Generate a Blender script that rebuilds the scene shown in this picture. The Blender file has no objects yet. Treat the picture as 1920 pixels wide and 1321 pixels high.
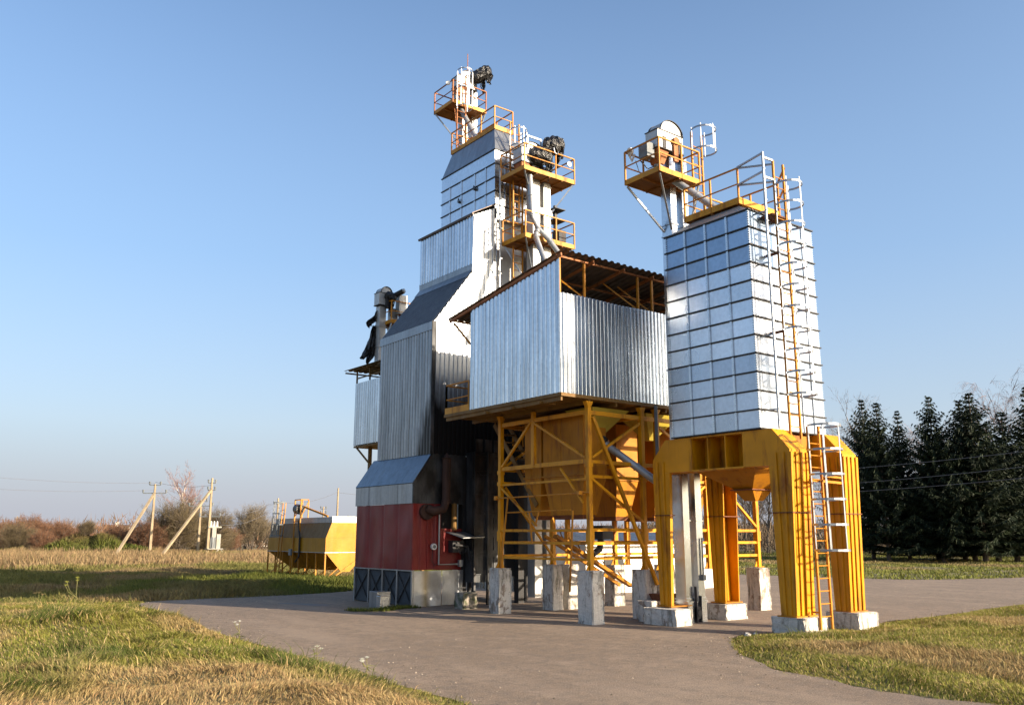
import bpy, bmesh, math, random
import numpy as np
from mathutils import Vector, Matrix
R = math.radians
C = bpy.context.scene.collection
SC = bpy.context.scene
random.seed(7)

# ------------------------------------------------------------------ camera
cam = bpy.data.cameras.new('camera'); co = bpy.data.objects.new('camera', cam); C.objects.link(co)
co.location = (0, 0, 2.3); co.rotation_euler = (R(90 + 11.88), 0, R(52.49 - 90))
cam.sensor_width = 36; cam.lens = 36 * 1634.4 / 1920; cam.clip_end = 3000; cam.clip_start = .1
SC.camera = co

# ------------------------------------------------------------------ sky, sun, exposure
SUN_EL, SUN_AZ = 17.5, 156.4            # azimuth measured from +Y towards +X
w = bpy.data.worlds.new('World'); SC.world = w; w.use_nodes = True
nt = w.node_tree; bg = nt.nodes['Background']
sky = nt.nodes.new('ShaderNodeTexSky'); sky.sky_type = 'NISHITA'; sky.sun_disc = False
sky.sun_elevation = R(SUN_EL); sky.sun_rotation = R(SUN_AZ)
sky.air_density = 1.0; sky.dust_density = 3.0; sky.ozone_density = 3.0; sky.altitude = 0
# pale autumn haze band low in the sky, by height above the horizon
tc = nt.nodes.new('ShaderNodeTexCoord'); sx = nt.nodes.new('ShaderNodeSeparateXYZ'); nt.links.new(tc.outputs['Generated'], sx.inputs[0])
hz = nt.nodes.new('ShaderNodeValToRGB'); fa = nt.nodes.new('ShaderNodeValToRGB')
for r, st in ((hz, [(0, (.53, .55, .62)), (.035, (.56, .585, .66)), (.12, (.60, .695, .81)), (.3, (.41, .61, .90))]), (fa, [(0, (.95,) * 3), (.04, (.9,) * 3), (.14, (.62,) * 3), (.30, (.45,) * 3), (.6, (0,) * 3)])):
    nt.links.new(sx.outputs[2], r.inputs[0])
    while len(r.color_ramp.elements) < len(st): r.color_ramp.elements.new(.5)
    for e, (p, c) in zip(r.color_ramp.elements, st): e.position = p; e.color = (*c, 1)
SKY = .12; EXPO = 1.2
sc_ = nt.nodes.new('ShaderNodeVectorMath'); sc_.operation = 'SCALE'; nt.links.new(hz.outputs[0], sc_.inputs[0]); sc_.inputs['Scale'].default_value = 1 / (SKY * 2 ** EXPO)
mx = nt.nodes.new('ShaderNodeMix'); mx.data_type = 'RGBA'; dp = nt.nodes.new('ShaderNodeVectorMath'); dp.operation = 'DOT_PRODUCT'; nt.links.new(tc.outputs['Generated'], dp.inputs[0]); dp.inputs[1].default_value = (math.sin(R(SUN_AZ)), math.cos(R(SUN_AZ)), 0)
mr = nt.nodes.new('ShaderNodeMapRange'); mr.interpolation_type = 'SMOOTHSTEP'; nt.links.new(dp.outputs['Value'], mr.inputs['Value']); mr.inputs['From Min'].default_value = .1; mr.inputs['From Max'].default_value = .75; mr.inputs['To Min'].default_value = 1; mr.inputs['To Max'].default_value = 0
ml = nt.nodes.new('ShaderNodeMath'); ml.operation = 'MULTIPLY'; nt.links.new(fa.outputs[0], ml.inputs[0]); nt.links.new(mr.outputs[0], ml.inputs[1]); nt.links.new(ml.outputs[0], mx.inputs[0]); nt.links.new(sky.outputs[0], mx.inputs[6]); nt.links.new(sc_.outputs[0], mx.inputs[7])
nt.links.new(mx.outputs[2], bg.inputs[0]); bg.inputs[1].default_value = SKY
sun = bpy.data.lights.new('sun', 'SUN'); sun.energy = 4.8; sun.angle = R(.5); sun.color = (1, .84, .64)
so = bpy.data.objects.new('sun', sun); C.objects.link(so)
az = R(SUN_AZ); el = R(SUN_EL)
sdir = Vector((math.sin(az) * math.cos(el), math.cos(az) * math.cos(el), math.sin(el)))
so.rotation_euler = sdir.to_track_quat('Z', 'Y').to_euler(); so.location = (20, -40, 40)
SC.view_settings.view_transform = 'Standard'; SC.view_settings.look = 'None'
SC.view_settings.gamma = 1; SC.view_settings.exposure = EXPO

# ------------------------------------------------------------------ materials
class NT:
    def __init__(s, name):
        s.m = bpy.data.materials.new(name); s.m.use_nodes = True
        s.t = s.m.node_tree; s.p = s.t.nodes['Principled BSDF']
        s.pos = s.t.nodes.new('ShaderNodeNewGeometry').outputs['Position']
    def n(s, ty, **k):
        n = s.t.nodes.new(ty)
        for a, b in k.items(): setattr(n, a, b)
        return n
    def l(s, a, b): s.t.links.new(a, b)
    def mapped(s, scale):
        m = s.n('ShaderNodeMapping'); m.inputs['Scale'].default_value = scale; s.l(s.pos, m.inputs[0]); return m.outputs[0]
    def noise(s, scale=1, detail=4, stretch=(1, 1, 1), rough=.55):
        n = s.n('ShaderNodeTexNoise'); n.inputs['Scale'].default_value = scale; n.inputs['Detail'].default_value = detail
        n.inputs['Roughness'].default_value = rough
        s.l(s.mapped(stretch), n.inputs['Vector']); return n.outputs[0]
    def ramp(s, fac, stops):
        r = s.n('ShaderNodeValToRGB'); s.l(fac, r.inputs[0])
        while len(r.color_ramp.elements) < len(stops): r.color_ramp.elements.new(.5)
        for e, (p, c) in zip(r.color_ramp.elements, stops):
            e.position = p; e.color = (*c, 1) if len(c) == 3 else c
        return r.outputs[0]
    def gray(s, fac, a, b, lo=.3, hi=.7): return s.ramp(fac, [(lo, (a,) * 3), (hi, (b,) * 3)])
    def mix(s, fac, a, b, mode='MIX'):
        m = s.n('ShaderNodeMix', data_type='RGBA', blend_type=mode)
        for i, v in ((0, fac), (6, a), (7, b)):
            if hasattr(v, 'is_linked'): s.l(v, m.inputs[i])
            else: m.inputs[i].default_value = (*v, 1) if isinstance(v, tuple) else v
        return m.outputs[2]
    def math(s, op, a, b=0.0):
        m = s.n('ShaderNodeMath', operation=op)
        for i, v in ((0, a), (1, b)):
            if hasattr(v, 'is_linked'): s.l(v, m.inputs[i])
            else: m.inputs[i].default_value = v
        return m.outputs[0]
    def set(s, **k):
        for a, v in k.items():
            i = s.p.inputs[a.replace('_', ' ')]
            if hasattr(v, 'is_linked'): s.l(v, i)
            else: i.default_value = (*v, 1) if isinstance(v, tuple) else v
        return s
    def bump(s, h, strength=.3, dist=.02):
        b = s.n('ShaderNodeBump'); b.inputs['Strength'].default_value = strength; b.inputs['Distance'].default_value = dist
        s.l(h, b.inputs['Height']); s.l(b.outputs[0], s.p.inputs['Normal']); return s
    def xyz(s):
        x = s.n('ShaderNodeSeparateXYZ'); s.l(s.pos, x.inputs[0]); return x.outputs

M = {}
def paint(name, col, rough=.5, dirt=(.1, .06, .03), amount=.5, metal=0.0, scale=3.0):
    t = NT(name)
    big = t.noise(1.1, 5); st = t.noise(scale, 6, (1, 1, .22), .65)
    c1 = t.mix(t.gray(big, 0, 1), tuple(x * .74 for x in col), tuple(min(1, x * 1.08) for x in col))
    c2 = t.mix(t.gray(st, 0, amount, .54, .70), c1, dirt); run = t.noise(9, 4, (1, 1, .05), .6); c2 = t.mix(t.gray(run, 0, amount * .5, .60, .70), c2, dirt)
    fine = t.noise(60, 3)
    c3 = t.mix(t.gray(fine, 0, .3, .58, .72), c2, tuple(x * .6 for x in col))
    t.p.inputs['Specular IOR Level'].default_value = .3; t.set(Base_Color=c3, Metallic=metal, Roughness=t.gray(st, rough - .08, rough + .18)); t.bump(big, .12, .03)
    M[name] = t.m
paint('yellow_paint', (.60, .255, .002), .42, (.20, .065, .012), .9)
paint('old_yellow_paint', (.42, .165, .004), .55, (.16, .055, .015), .9)
paint('deck_paint', (.26, .095, .012), .55, (.10, .04, .015), .8)
paint('bright_yellow_paint', (.44, .195, .003), .5, (.3, .13, .02), .4)
paint('brown_or_shaded_yellow', (.19, .10, .022), .55, (.12, .06, .02), .8)
paint('rail_paint', (.50, .20, .012), .5, (.22, .07, .02), .9, scale=6)
paint('rusty_rail', (.34, .125, .04), .6, (.14, .05, .02), .9, scale=6)
paint('red_paint', (.19, .014, .014), .34, (.07, .012, .01), .35, scale=1.2)
paint('white_paint', (.78, .77, .74), .45, (.4, .33, .25), .35)
paint('rust_steel', (.17, .065, .03), .75, (.05, .025, .015), .8)
paint('brown_roof', (.16, .12, .10), .5, (.07, .045, .03), .7, .3)
paint('dark_steel', (.035, .035, .037), .5, (.06, .035, .02), .6, .2)
paint('grey_pipe', (.36, .37, .38), .42, (.16, .13, .11), .5, .55)
paint('wall_render', (.62, .55, .46), .8, (.3, .25, .2), .5)
paint('tile_roof', (.07, .045, .04), .8, (.08, .05, .04), .5)
paint('pole_concrete', (.30, .235, .15), .85, (.2, .15, .10), .6)
paint('insulator_grey', (.16, .18, .19), .4)
paint('cream_paint', (.27, .26, .225), .5, (.35, .25, .15), .4)
paint('weed_stem', (.16, .15, .05), .7)
paint('green_yellow_paint', (.46, .36, .05), .5, (.15, .08, .02), .5)

def galv(name, base=.62, rough=.36, metal=.78, rows=False, streak=0., dirt=0., tint=(.95, 1., 1.06), grain=.14):
    t = NT(name)
    n1 = t.noise(.7, 4); n2 = t.noise(9, 5); st = t.noise(5, 6, (1, 1, .06), .7)
    v = t.gray(n1, .86, 1.06)
    v = t.mix(1., v, t.gray(n2, .9, 1.06), 'MULTIPLY')
    if rows:
        x = t.xyz(); row = t.math('FLOOR', t.math('DIVIDE', t.math('SUBTRACT', x[2], 4.93), .4808))
        colx = t.math('FLOOR', t.math('DIVIDE', t.math('SUBTRACT', x[1], 13.4), .725))
        wn = t.n('ShaderNodeTexWhiteNoise', noise_dimensions='2D'); cb = t.n('ShaderNodeCombineXYZ')
        t.l(row, cb.inputs[0]); t.l(colx, cb.inputs[1]); t.l(cb.outputs[0], wn.inputs['Vector'])
        v = t.mix(1., v, t.gray(wn.outputs[0], .86, 1.06, 0, 1), 'MULTIPLY')
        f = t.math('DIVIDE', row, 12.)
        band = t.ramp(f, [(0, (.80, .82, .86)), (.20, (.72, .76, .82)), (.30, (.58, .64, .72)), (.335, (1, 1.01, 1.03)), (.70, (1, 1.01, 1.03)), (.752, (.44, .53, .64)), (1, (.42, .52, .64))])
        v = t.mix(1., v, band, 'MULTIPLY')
    if streak:
        v = t.mix(1., v, t.gray(st, 1 - streak, 1.04, .35, .65), 'MULTIPLY')
    c = t.mix(1., tuple(base * q for q in tint), v, 'MULTIPLY')
    if dirt:
        d = t.noise(2.2, 7, (1, 1, .3), .7); c = t.mix(t.gray(d, 0, dirt, .52, .72), c, (.16, .12, .09))
    t.set(Base_Color=c, Metallic=metal, Roughness=t.gray(n1, rough - .04, rough + .07)); t.bump(t.noise(.7, 1), grain, .03)
    M[name] = t.m; return t
galv('silo_sheet', .72, .30, .92, rows=True, dirt=.10)
galv('galvanised', .62, .25, .92, dirt=.12)
galv('corrugated', .68, .22, .94, streak=.35, dirt=.10, grain=.05)
galv('weathered_corrugated', .36, .3, .8, streak=.45, dirt=.3, grain=.05)
galv('dark_corrugated', .13, .40, .7, streak=.3, dirt=.2)
galv('weathered_sheet', .34, .36, .75, streak=.3, dirt=.3)
galv('blue_sheet', .20, .32, .75, streak=.3, dirt=.2, tint=(.86, 1., 1.16))
galv('white_sheet', .46, .42, .4, dirt=.15, tint=(1, .99, .96))
galv('roof_sheet', .36, .5, .5, dirt=.5, tint=(1, .98, .95))
galv('rail_steel', .36, .42, .85, dirt=.2)

# corrugated tower face with soot baked on by the burner below
t = galv('sooty_corrugated', .38, .48, .8, streak=.15, dirt=.1, grain=.05)
x = t.xyz(); nz = t.noise(1.3, 5, (1, 1, .12), .7); nb = t.noise(.5, 3)
lvl = t.math('ADD', t.math('MULTIPLY', nz, 2.2), t.math('MULTIPLY', nb, 1.0))
hgt = t.math('SUBTRACT', t.math('ADD', 6.3, lvl), x[2])
mask = t.n('ShaderNodeClamp'); t.l(t.math('MULTIPLY', hgt, .9), mask.inputs[0])
src = t.p.inputs['Base Color'].links[0].from_socket
t.set(Base_Color=t.mix(mask.outputs[0], src, (.010, .009, .009)), Metallic=t.math('SUBTRACT', .8, t.math('MULTIPLY', mask.outputs[0], .78)), Roughness=t.math('ADD', .46, t.math('MULTIPLY', mask.outputs[0], .35)), Specular_IOR_Level=t.math('SUBTRACT', .5, t.math('MULTIPLY', mask.outputs[0], .35)))
# left tower face: soot only near its right lower corner
t = galv('edge_soot_corrugated', .37, .33, .8, streak=.45, dirt=.25, grain=.05)
x = t.xyz(); nz = t.noise(2.2, 5, (1, 1, .10), .7)
a = t.math('SUBTRACT', 26.15, x[1]); b = t.math('MULTIPLY', t.math('SUBTRACT', 7.6, x[2]), .28)
mask = t.n('ShaderNodeClamp'); t.l(t.math('MULTIPLY', t.math('ADD', t.math('ADD', a, b), t.math('MULTIPLY', t.math('SUBTRACT', nz, .62), 2.2)), 3.0), mask.inputs[0])
src = t.p.inputs['Base Color'].links[0].from_socket
t.set(Base_Color=t.mix(mask.outputs[0], src, (.014, .013, .013)), Metallic=t.math('SUBTRACT', .75, t.math('MULTIPLY', mask.outputs[0], .7)))
t = galv('soot_sheet', .10, .5, .4, streak=.6, dirt=.5); 
src = t.p.inputs['Base Color'].links[0].from_socket
t.set(Base_Color=t.mix(t.gray(t.noise(1.4, 6, (1, 1, .5)), 0, 1, .42, .62), (.012, .012, .012), src))
# dented base sheet with a lichen streak
t = galv('dented_sheet', .42, .36, .8, dirt=.25)
x = t.xyz(); d = t.math('ABSOLUTE', t.math('SUBTRACT', x[0], 16.02))
mk = t.n('ShaderNodeClamp'); t.l(t.math('SUBTRACT', 1.0, t.math('MULTIPLY', t.math('ADD', d, t.math('MULTIPLY', t.noise(4, 4), .12)), 3.6)), mk.inputs[0])
src = t.p.inputs['Base Color'].links[0].from_socket
t.set(Base_Color=t.mix(t.math('MULTIPLY', mk.outputs[0], .8), src, (.22, .15, .02))); t.bump(t.noise(1.6, 1), .35, .1)

# whitewashed concrete
t = NT('whitewashed_concrete')
n1 = t.noise(2.1, 8, (1, 1, .7), .7); n2 = t.noise(14, 6); st = t.noise(7, 5, (1, 1, .18), .7); x = t.xyz()
c = t.mix(t.gray(n1, 0, .9, .55, .60), t.mix(t.gray(n2, 0, 1), (.46, .435, .395), (.58, .545, .49)), t.mix(t.gray(n2, 0, 1), (.19, .14, .105), (.25, .19, .15)))
c = t.mix(t.gray(st, 0, .85, .52, .66), c, (.12, .11, .085))
c = t.mix(t.gray(n2, 0, .8, .64, .72), c, (.10, .09, .07))
c = t.mix(t.gray(t.noise(3.0, 6, (1, 1, .5), .75), 0, .55, .55, .66), c, (.085, .085, .05))
t.set(Base_Color=c, Roughness=.92); t.bump(t.math('ADD', n2, n1), .6, .03); M['whitewashed_concrete'] = t.m
t = NT('mossy_concrete')
n1 = t.noise(5, 7); c = t.mix(t.gray(n1, 0, 1, .42, .6), (.10, .105, .06), (.30, .26, .22))
t.set(Base_Color=c, Roughness=.95); t.bump(n1, .6, .03); M['mossy_concrete'] = t.m
paint('dark_rust', (.05, .024, .016), .7, (.02, .012, .01), .8)
# black wrapping plastic
t = NT('black_plastic'); n1 = t.noise(6, 5, (1, 1, .6), .6)
t.set(Base_Color=(.012, .012, .013), Roughness=.28); t.bump(n1, 1., .12); M['black_plastic'] = t.m
t = NT('mesh_screen'); n1 = t.noise(3, 4)
wv = t.n('ShaderNodeTexWave', wave_type='BANDS', bands_direction='Z'); wv.inputs['Scale'].default_value = 14; t.l(t.pos, wv.inputs[0])
t.set(Base_Color=t.mix(t.gray(n1, 0, 1), (.028, .029, .031), (.062, .065, .068)), Metallic=.5, Roughness=.5); t.bump(wv.outputs[0], .5, .02); M['mesh_screen'] = t.m

# asphalt
t = NT('asphalt'); n1 = t.noise(.22, 5); n2 = t.noise(1.3, 6); n3 = t.noise(42, 4); n4 = t.noise(9, 6)
vor = t.n('ShaderNodeTexVoronoi', feature='DISTANCE_TO_EDGE'); vor.inputs['Scale'].default_value = .16
wob = t.n('ShaderNodeVectorMath', operation='ADD'); nzc = t.n('ShaderNodeTexNoise'); nzc.inputs['Scale'].default_value = 1.6; nzc.inputs['Detail'].default_value = 6
t.l(t.pos, nzc.inputs['Vector']); sc = t.n('ShaderNodeVectorMath', operation='SCALE'); sc.inputs['Scale'].default_value = 1.3; t.l(nzc.outputs['Color'], sc.inputs[0])
t.l(t.pos, wob.inputs[0]); t.l(sc.outputs[0], wob.inputs[1]); t.l(wob.outputs[0], vor.inputs['Vector'])
crack = t.gray(vor.outputs['Distance'], 1, 0, .001, .004)
c = t.mix(t.gray(n1, 0, 1, .35, .65), (.166, .115, .073), (.220, .155, .102))
c = t.mix(t.gray(n2, 0, .7, .5, .7), c, (.262, .190, .132))
c = t.mix(t.gray(n4, 0, .8, .52, .66), c, (.10, .075, .053))
n5 = t.noise(3.2, 7, (1, 1, 1), .72); c = t.mix(t.gray(n5, 0, .9, .47, .60), c, (.125, .092, .066)); n6 = t.noise(.9, 5, (1, .18, 1)); c = t.mix(t.gray(n6, 0, .45, .5, .68), c, (.29, .215, .15))
c = t.mix(t.gray(n3, 0, .85, .54, .68), c, (.42, .325, .24))
c = t.mix(t.gray(n3, .6, 0, .28, .44), c, (.055, .047, .04))
c = t.mix(t.math('MULTIPLY', crack, t.gray(n2, 0, .7, .52, .62)), c, (.045, .038, .03))
t.set(Base_Color=c, Roughness=.88); t.bump(t.math('ADD', n3, t.math('MULTIPLY', n4, .6)), .7, .012); M['asphalt'] = t.m
t = NT('oil_stain'); n1 = t.noise(6, 5); t.set(Base_Color=t.mix(t.gray(n1, 0, 1), (.05, .042, .035), (.085, .068, .055)), Roughness=.6); M['oil_stain'] = t.m

# soil below the grass
t = NT('turf_soil'); n1 = t.noise(.45, 6); n2 = t.noise(7, 6)
c = t.mix(t.gray(n1, 0, 1, .4, .6), (.095, .095, .026), (.165, .125, .05)); c = t.mix(t.gray(n2, 0, .6), c, (.06, .05, .025))
t.set(Base_Color=c, Roughness=1.); t.bump(n2, .6, .05); M['turf_soil'] = t.m
def attr_mat(name, rough=.8, trans=.25):
    t = NT(name); a = t.n('ShaderNodeVertexColor', layer_name='col'); t.set(Base_Color=a.outputs[0], Roughness=rough)
    t.p.inputs['Specular IOR Level'].default_value = .25
    if trans:
        tr = t.n('ShaderNodeBsdfTranslucent'); t.l(a.outputs[0], tr.inputs[0]); mx = t.n('ShaderNodeMixShader'); mx.inputs[0].default_value = trans
        t.l(t.p.outputs[0], mx.inputs[1]); t.l(tr.outputs[0], mx.inputs[2])
        t.l(mx.outputs[0], t.t.nodes['Material Output'].inputs[0])
    M[name] = t.m
attr_mat('blades'); attr_mat('needles', .7, .08); attr_mat('twigs', .85, 0)
t = NT('bark'); n1 = t.noise(3, 6, (1, 1, .25)); t.set(Base_Color=t.mix(t.gray(n1, 0, 1), (.05, .04, .03), (.13, .10, .075)), Roughness=.95); M['bark'] = t.m
t = NT('birch_bark'); n1 = t.noise(3, 6, (1, 1, 1)); t.set(Base_Color=t.mix(t.gray(n1, 0, 1, .5, .6), (.52, .46, .40), (.10, .08, .07)), Roughness=.9); M['birch_bark'] = t.m
t = NT('wire'); t.set(Base_Color=(.10, .10, .11), Roughness=.5); M['wire'] = t.m

# ------------------------------------------------------------------ mesh helpers
def V(*a): return Vector(a)
class MB:
    def __init__(s): s.v = []; s.f = []; s.mi = []; s.cur = 0
    def add(s, vs, fs):
        o = len(s.v); s.v += [tuple(p) for p in vs]; s.f += [tuple(i + o for i in f) for f in fs]; s.mi += [s.cur] * len(fs); return s
    def hexa(s, b, t):
        return s.add(list(b) + list(t), [(3, 2, 1, 0), (4, 5, 6, 7), (0, 1, 5, 4), (1, 2, 6, 5), (2, 3, 7, 6), (3, 0, 4, 7)])
    def box(s, x0, x1, y0, y1, z0, z1):
        return s.hexa([(x0, y0, z0), (x1, y0, z0), (x1, y1, z0), (x0, y1, z0)], [(x0, y0, z1), (x1, y0, z1), (x1, y1, z1), (x0, y1, z1)])
    def frustum(s, a, z0, b, z1):   # rectangles a, b = (x0,x1,y0,y1)
        q = lambda r, z: [(r[0], r[2], z), (r[1], r[2], z), (r[1], r[3], z), (r[0], r[3], z)]
        return s.hexa(q(a, z0), q(b, z1))
    def beam(s, p, q, w=.06, h=None, up=(0, 0, 1)):
        p, q = Vector(p), Vector(q); h = h or w; d = (q - p).normalized(); u = Vector(up)
        if abs(d.dot(u)) > .97: u = Vector((0, 1, 0)) if abs(d.y) < .9 else Vector((1, 0, 0))
        sx = d.cross(u).normalized() * w / 2; sy = sx.cross(d).normalized() * h / 2
        b = [p - sx - sy, p + sx - sy, p + sx + sy, p - sx + sy]; return s.hexa(b, [i + (q - p) for i in b])
    def tube(s, pts, r=.03, n=8, r2=None, caps=True):
        pts = [Vector(p) for p in pts]; rings = []; m = len(pts); u = None
        for i, p in enumerate(pts):
            d = (pts[min(i + 1, m - 1)] - pts[max(i - 1, 0)]).normalized()
            if u is None: u = d.orthogonal().normalized()
            u = (u - d * u.dot(d)); u = u.normalized() if u.length > 1e-6 else d.orthogonal().normalized()
            v = d.cross(u); rr = r if r2 is None else r + (r2 - r) * i / (m - 1)
            rings.append([p + (u * math.cos(k * 2 * math.pi / n) + v * math.sin(k * 2 * math.pi / n)) * rr for k in range(n)])
        vs = [q for ring in rings for q in ring]; fs = []
        for i in range(m - 1):
            for k in range(n):
                a, b = i * n + k, i * n + (k + 1) % n; fs.append((a, b, b + n, a + n))
        if caps: fs += [tuple(range(n - 1, -1, -1)), tuple(range((m - 1) * n, m * n))]
        return s.add(vs, fs)
    def prism(s, prof, axis, a, b):  # prof: list of 2-D points in the plane normal to axis
        def P(p, t): return (t, p[0], p[1]) if axis == 'X' else ((p[0], t, p[1]) if axis == 'Y' else (p[0], p[1], t))
        n = len(prof); vs = [P(p, a) for p in prof] + [P(p, b) for p in prof]
        fs = [tuple(range(n - 1, -1, -1)), tuple(range(n, 2 * n))] + [(i, (i + 1) % n, (i + 1) % n + n, i + n) for i in range(n)]
        return s.add(vs, fs)
    def corr(s, o, u, L, v0, v1, nrm, pitch=.2, depth=.035):
        """corrugated sheet: o origin, u unit dir across the ribs, L length, v0/v1(t)-> vectors at both rib ends, nrm outward"""
        o, u, nrm = Vector(o), Vector(u), Vector(nrm); ts = []; k = 0
        while k * pitch < L:
            for f, d in ((0, 0), (.40, 0), (.52, 1), (.88, 1)):
                tt = (k + f) * pitch
                if tt < L: ts.append((tt, d))
            k += 1
        ts.append((L, 0)); vs = []
        for tt, d in ts:
            for fn in (v0, v1): vs.append(o + u * tt + Vector(fn(tt)) + nrm * depth * d)
        return s.add(vs, [(2 * i, 2 * i + 2, 2 * i + 3, 2 * i + 1) for i in range(len(ts) - 1)])
    def hoop(s, cx, cy, z, r, a0, a1, n=14, w=.05, th=.008):
        for i in range(n):
            p = [(a0 + (a1 - a0) * (i + j) / n) for j in (0, 1)]
            q = [[cx + math.cos(a) * rr, cy + math.sin(a) * rr] for a in p for rr in (r - th, r + th)]
            s.hexa([(*q[0], z), (*q[1], z), (*q[3], z), (*q[2], z)], [(*q[0], z + w), (*q[1], z + w), (*q[3], z + w), (*q[2], z + w)])
        return s
    def build(s, name, mat, parent=None, label=None, smooth=False, bevel=0):
        off = Vector(parent.get('base', (0, 0, 0))) if parent else Vector((0, 0, 0))
        me = bpy.data.meshes.new(name); me.from_pydata([tuple(Vector(p) - off) for p in s.v], [], s.f)
        bm = bmesh.new(); bm.from_mesh(me); bmesh.ops.recalc_face_normals(bm, faces=bm.faces); bm.to_mesh(me); bm.free()
        for mm in (mat if isinstance(mat, (list, tuple)) else [mat]): me.materials.append(M[mm])
        if isinstance(mat, (list, tuple)): me.polygons.foreach_set('material_index', s.mi)
        if smooth:
            me.polygons.foreach_set('use_smooth', [True] * len(me.polygons))
            me.set_sharp_from_angle(angle=R(40))
        o = bpy.data.objects.new(name, me); C.objects.link(o)
        if parent: o.parent = parent; o['base'] = tuple(off)
        if label: o['label'] = label
        if bevel:
            b = o.modifiers.new('bevel', 'BEVEL'); b.width = bevel; b.segments = 2; b.limit_method = 'ANGLE'; b.angle_limit = R(40)
        return o
def tag(o, label, cat, group=None):
    o['label'] = label; o['category'] = cat
    if group: o['group'] = group
    return o
def thing(name, label, cat, loc, group=None):
    o = bpy.data.objects.new(name, None); C.objects.link(o); o.location = loc; o['base'] = tuple(loc); o.empty_display_size = .3
    return tag(o, label, cat, group)
def solo(o, label, cat, group=None, kind=None):
    if kind: o['kind'] = kind; o['label'] = label; o['category'] = cat
    else: tag(o, label, cat, group)
    return o
def copy_tree(o, parent=None):
    c = o.copy(); C.objects.link(c)
    if parent: c.parent = parent
    for ch in list(o.children): copy_tree(ch, c)
    return c
def B(*a): return MB().box(*a)

def ladder(root, a, b, wdir, width=.42, rail=.05, step=.29, mat='rail_paint', name='ladder', cage=None, cage_mat='rail_steel', posts=5):
    """a, b: bottom and top centre; wdir: unit vector along the rungs; cage=(outward dir, z0, z1, radius, spacing)"""
    a, b, wd = Vector(a), Vector(b), Vector(wdir) * width / 2; m = MB()
    m.beam(a - wd, b - wd, rail, rail); m.beam(a + wd, b + wd, rail, rail)
    n = int((b - a).length / step)
    for i in range(1, n):
        p = a + (b - a) * (i * step / (b - a).length); m.tube([p - wd, p + wd], .014, 6)
    L = m.build(name, mat, root)
    if cage:
        out, z0, z1, r, sp = cage; out = Vector(out); c = MB(); ang = math.atan2(out.y, out.x)
        def ctr(z): 
            f = (z - a.z) / (b.z - a.z); return a + (b - a) * f + out * r * .75
        z = z0
        while z <= z1 + .01:
            p = ctr(z); c.hoop(p.x, p.y, z, r, ang - R(140), ang + R(140)); z += sp
        for k in range(posts):
            t = ang - R(125) + R(250) * k / (posts - 1)
            p, q = ctr(z0), ctr(z1); d = Vector((math.cos(t), math.sin(t), 0)) * (r - .012)
            c.beam(p + d, q + d + Vector((0, 0, .05)), .035, .012)
        c.build('safety_cage', cage_mat, L)
    return L
def railing(root, pts, h=1.0, mat='rail_paint', name='railing', r=.022, toe=None, mid=(.5,), toemat='yellow_paint', posts=True):
    m = MB(); pts = [Vector(p) for p in pts]
    for p in pts if posts else []: m.beam(p, p + V(0, 0, h), .045)
    for p, q in zip(pts, pts[1:]):
        m.beam(p + V(0, 0, h), q + V(0, 0, h), .045)
        for f in mid: m.beam(p + V(0, 0, h * f), q + V(0, 0, h * f), .035)
    if posts: return m.build(name, mat, root)
    for p, q in zip(pts, pts[1:]):
        for f in (1,) + tuple(mid): MB().beam(p + V(0, 0, h * f), q + V(0, 0, h * f), .045).build('rail', mat, root)
def platform(root, x0, x1, y0, y1, z, h=1.0, toe=.17, sides='xyXY', extra=(), mat='rail_paint', braces=()):
    """deck bottom at z; sides: x = -X side, X = +X side, y, Y"""
    d = B(x0 + .01, x1 - .01, y0 + .01, y1 - .01, z + .02, z + .05)
    k = max(2, int((x1 - x0) / .6))
    for i in range(1, k): xx = x0 + (x1 - x0) * i / k; d.box(xx - .025, xx + .025, y0 + .012, y1 - .012, z - .035, z + .018)
    d.box(x0 + .012, x1 - .012, (y0 + y1) / 2 - .03, (y0 + y1) / 2 + .03, z - .05, z + .017)
    D = d.build('deck', 'deck_paint', root)
    t = MB()
    t.box(x0 - .01, x1 + .01, y0 - .012, y0 + .008, z, z + toe); t.box(x0 - .01, x1 + .01, y1 - .008, y1 + .012, z, z + toe)
    t.box(x0 - .012, x0 + .006, y0 + .01, y1 - .01, z, z + toe); t.box(x1 - .006, x1 + .012, y0 + .01, y1 - .01, z, z + toe)
    t.build('toe_board', 'yellow_paint', root)
    P = {'xy': (x0, y0, z), 'Xy': (x1, y0, z), 'XY': (x1, y1, z), 'xY': (x0, y1, z)}
    seg = {'y': ('xy', 'Xy'), 'X': ('Xy', 'XY'), 'Y': ('XY', 'xY'), 'x': ('xY', 'xy')}
    m = MB(); done = set()
    for s in sides:
        a, b = (Vector(P[k]) for k in seg[s]); mids = [a + (b - a) * f for f in extra] if (b - a).length > 1.6 else []
        for p in [a, b] + mids:
            kk = tuple(round(c, 2) for c in p)
            if kk not in done: done.add(kk); m.beam(p, p + V(0, 0, h + toe * 0), .045)
        m.beam(a + V(0, 0, h), b + V(0, 0, h), .04); m.beam(a + V(0, 0, h * .55), b + V(0, 0, h * .55), .03)
    m.build('railing', mat, root)
    for p, q in braces: MB().beam(p, q, .05).build('brace', 'rail_steel', root)
    return D
def spout(root, pts, r=.1, mat='grey_pipe', name='spout_pipe'):
    m = MB(); m.tube(pts, r, 14)
    for p, q in zip(pts, pts[1:]):
        p, q = Vector(p), Vector(q); d = (q - p).normalized()
        for f in (.04, .5, .96):
            c = p + (q - p) * f; m.tube([c - d * .02, c + d * .02], r + .022, 14)
    return m.build(name, mat, root, smooth=True)
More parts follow.
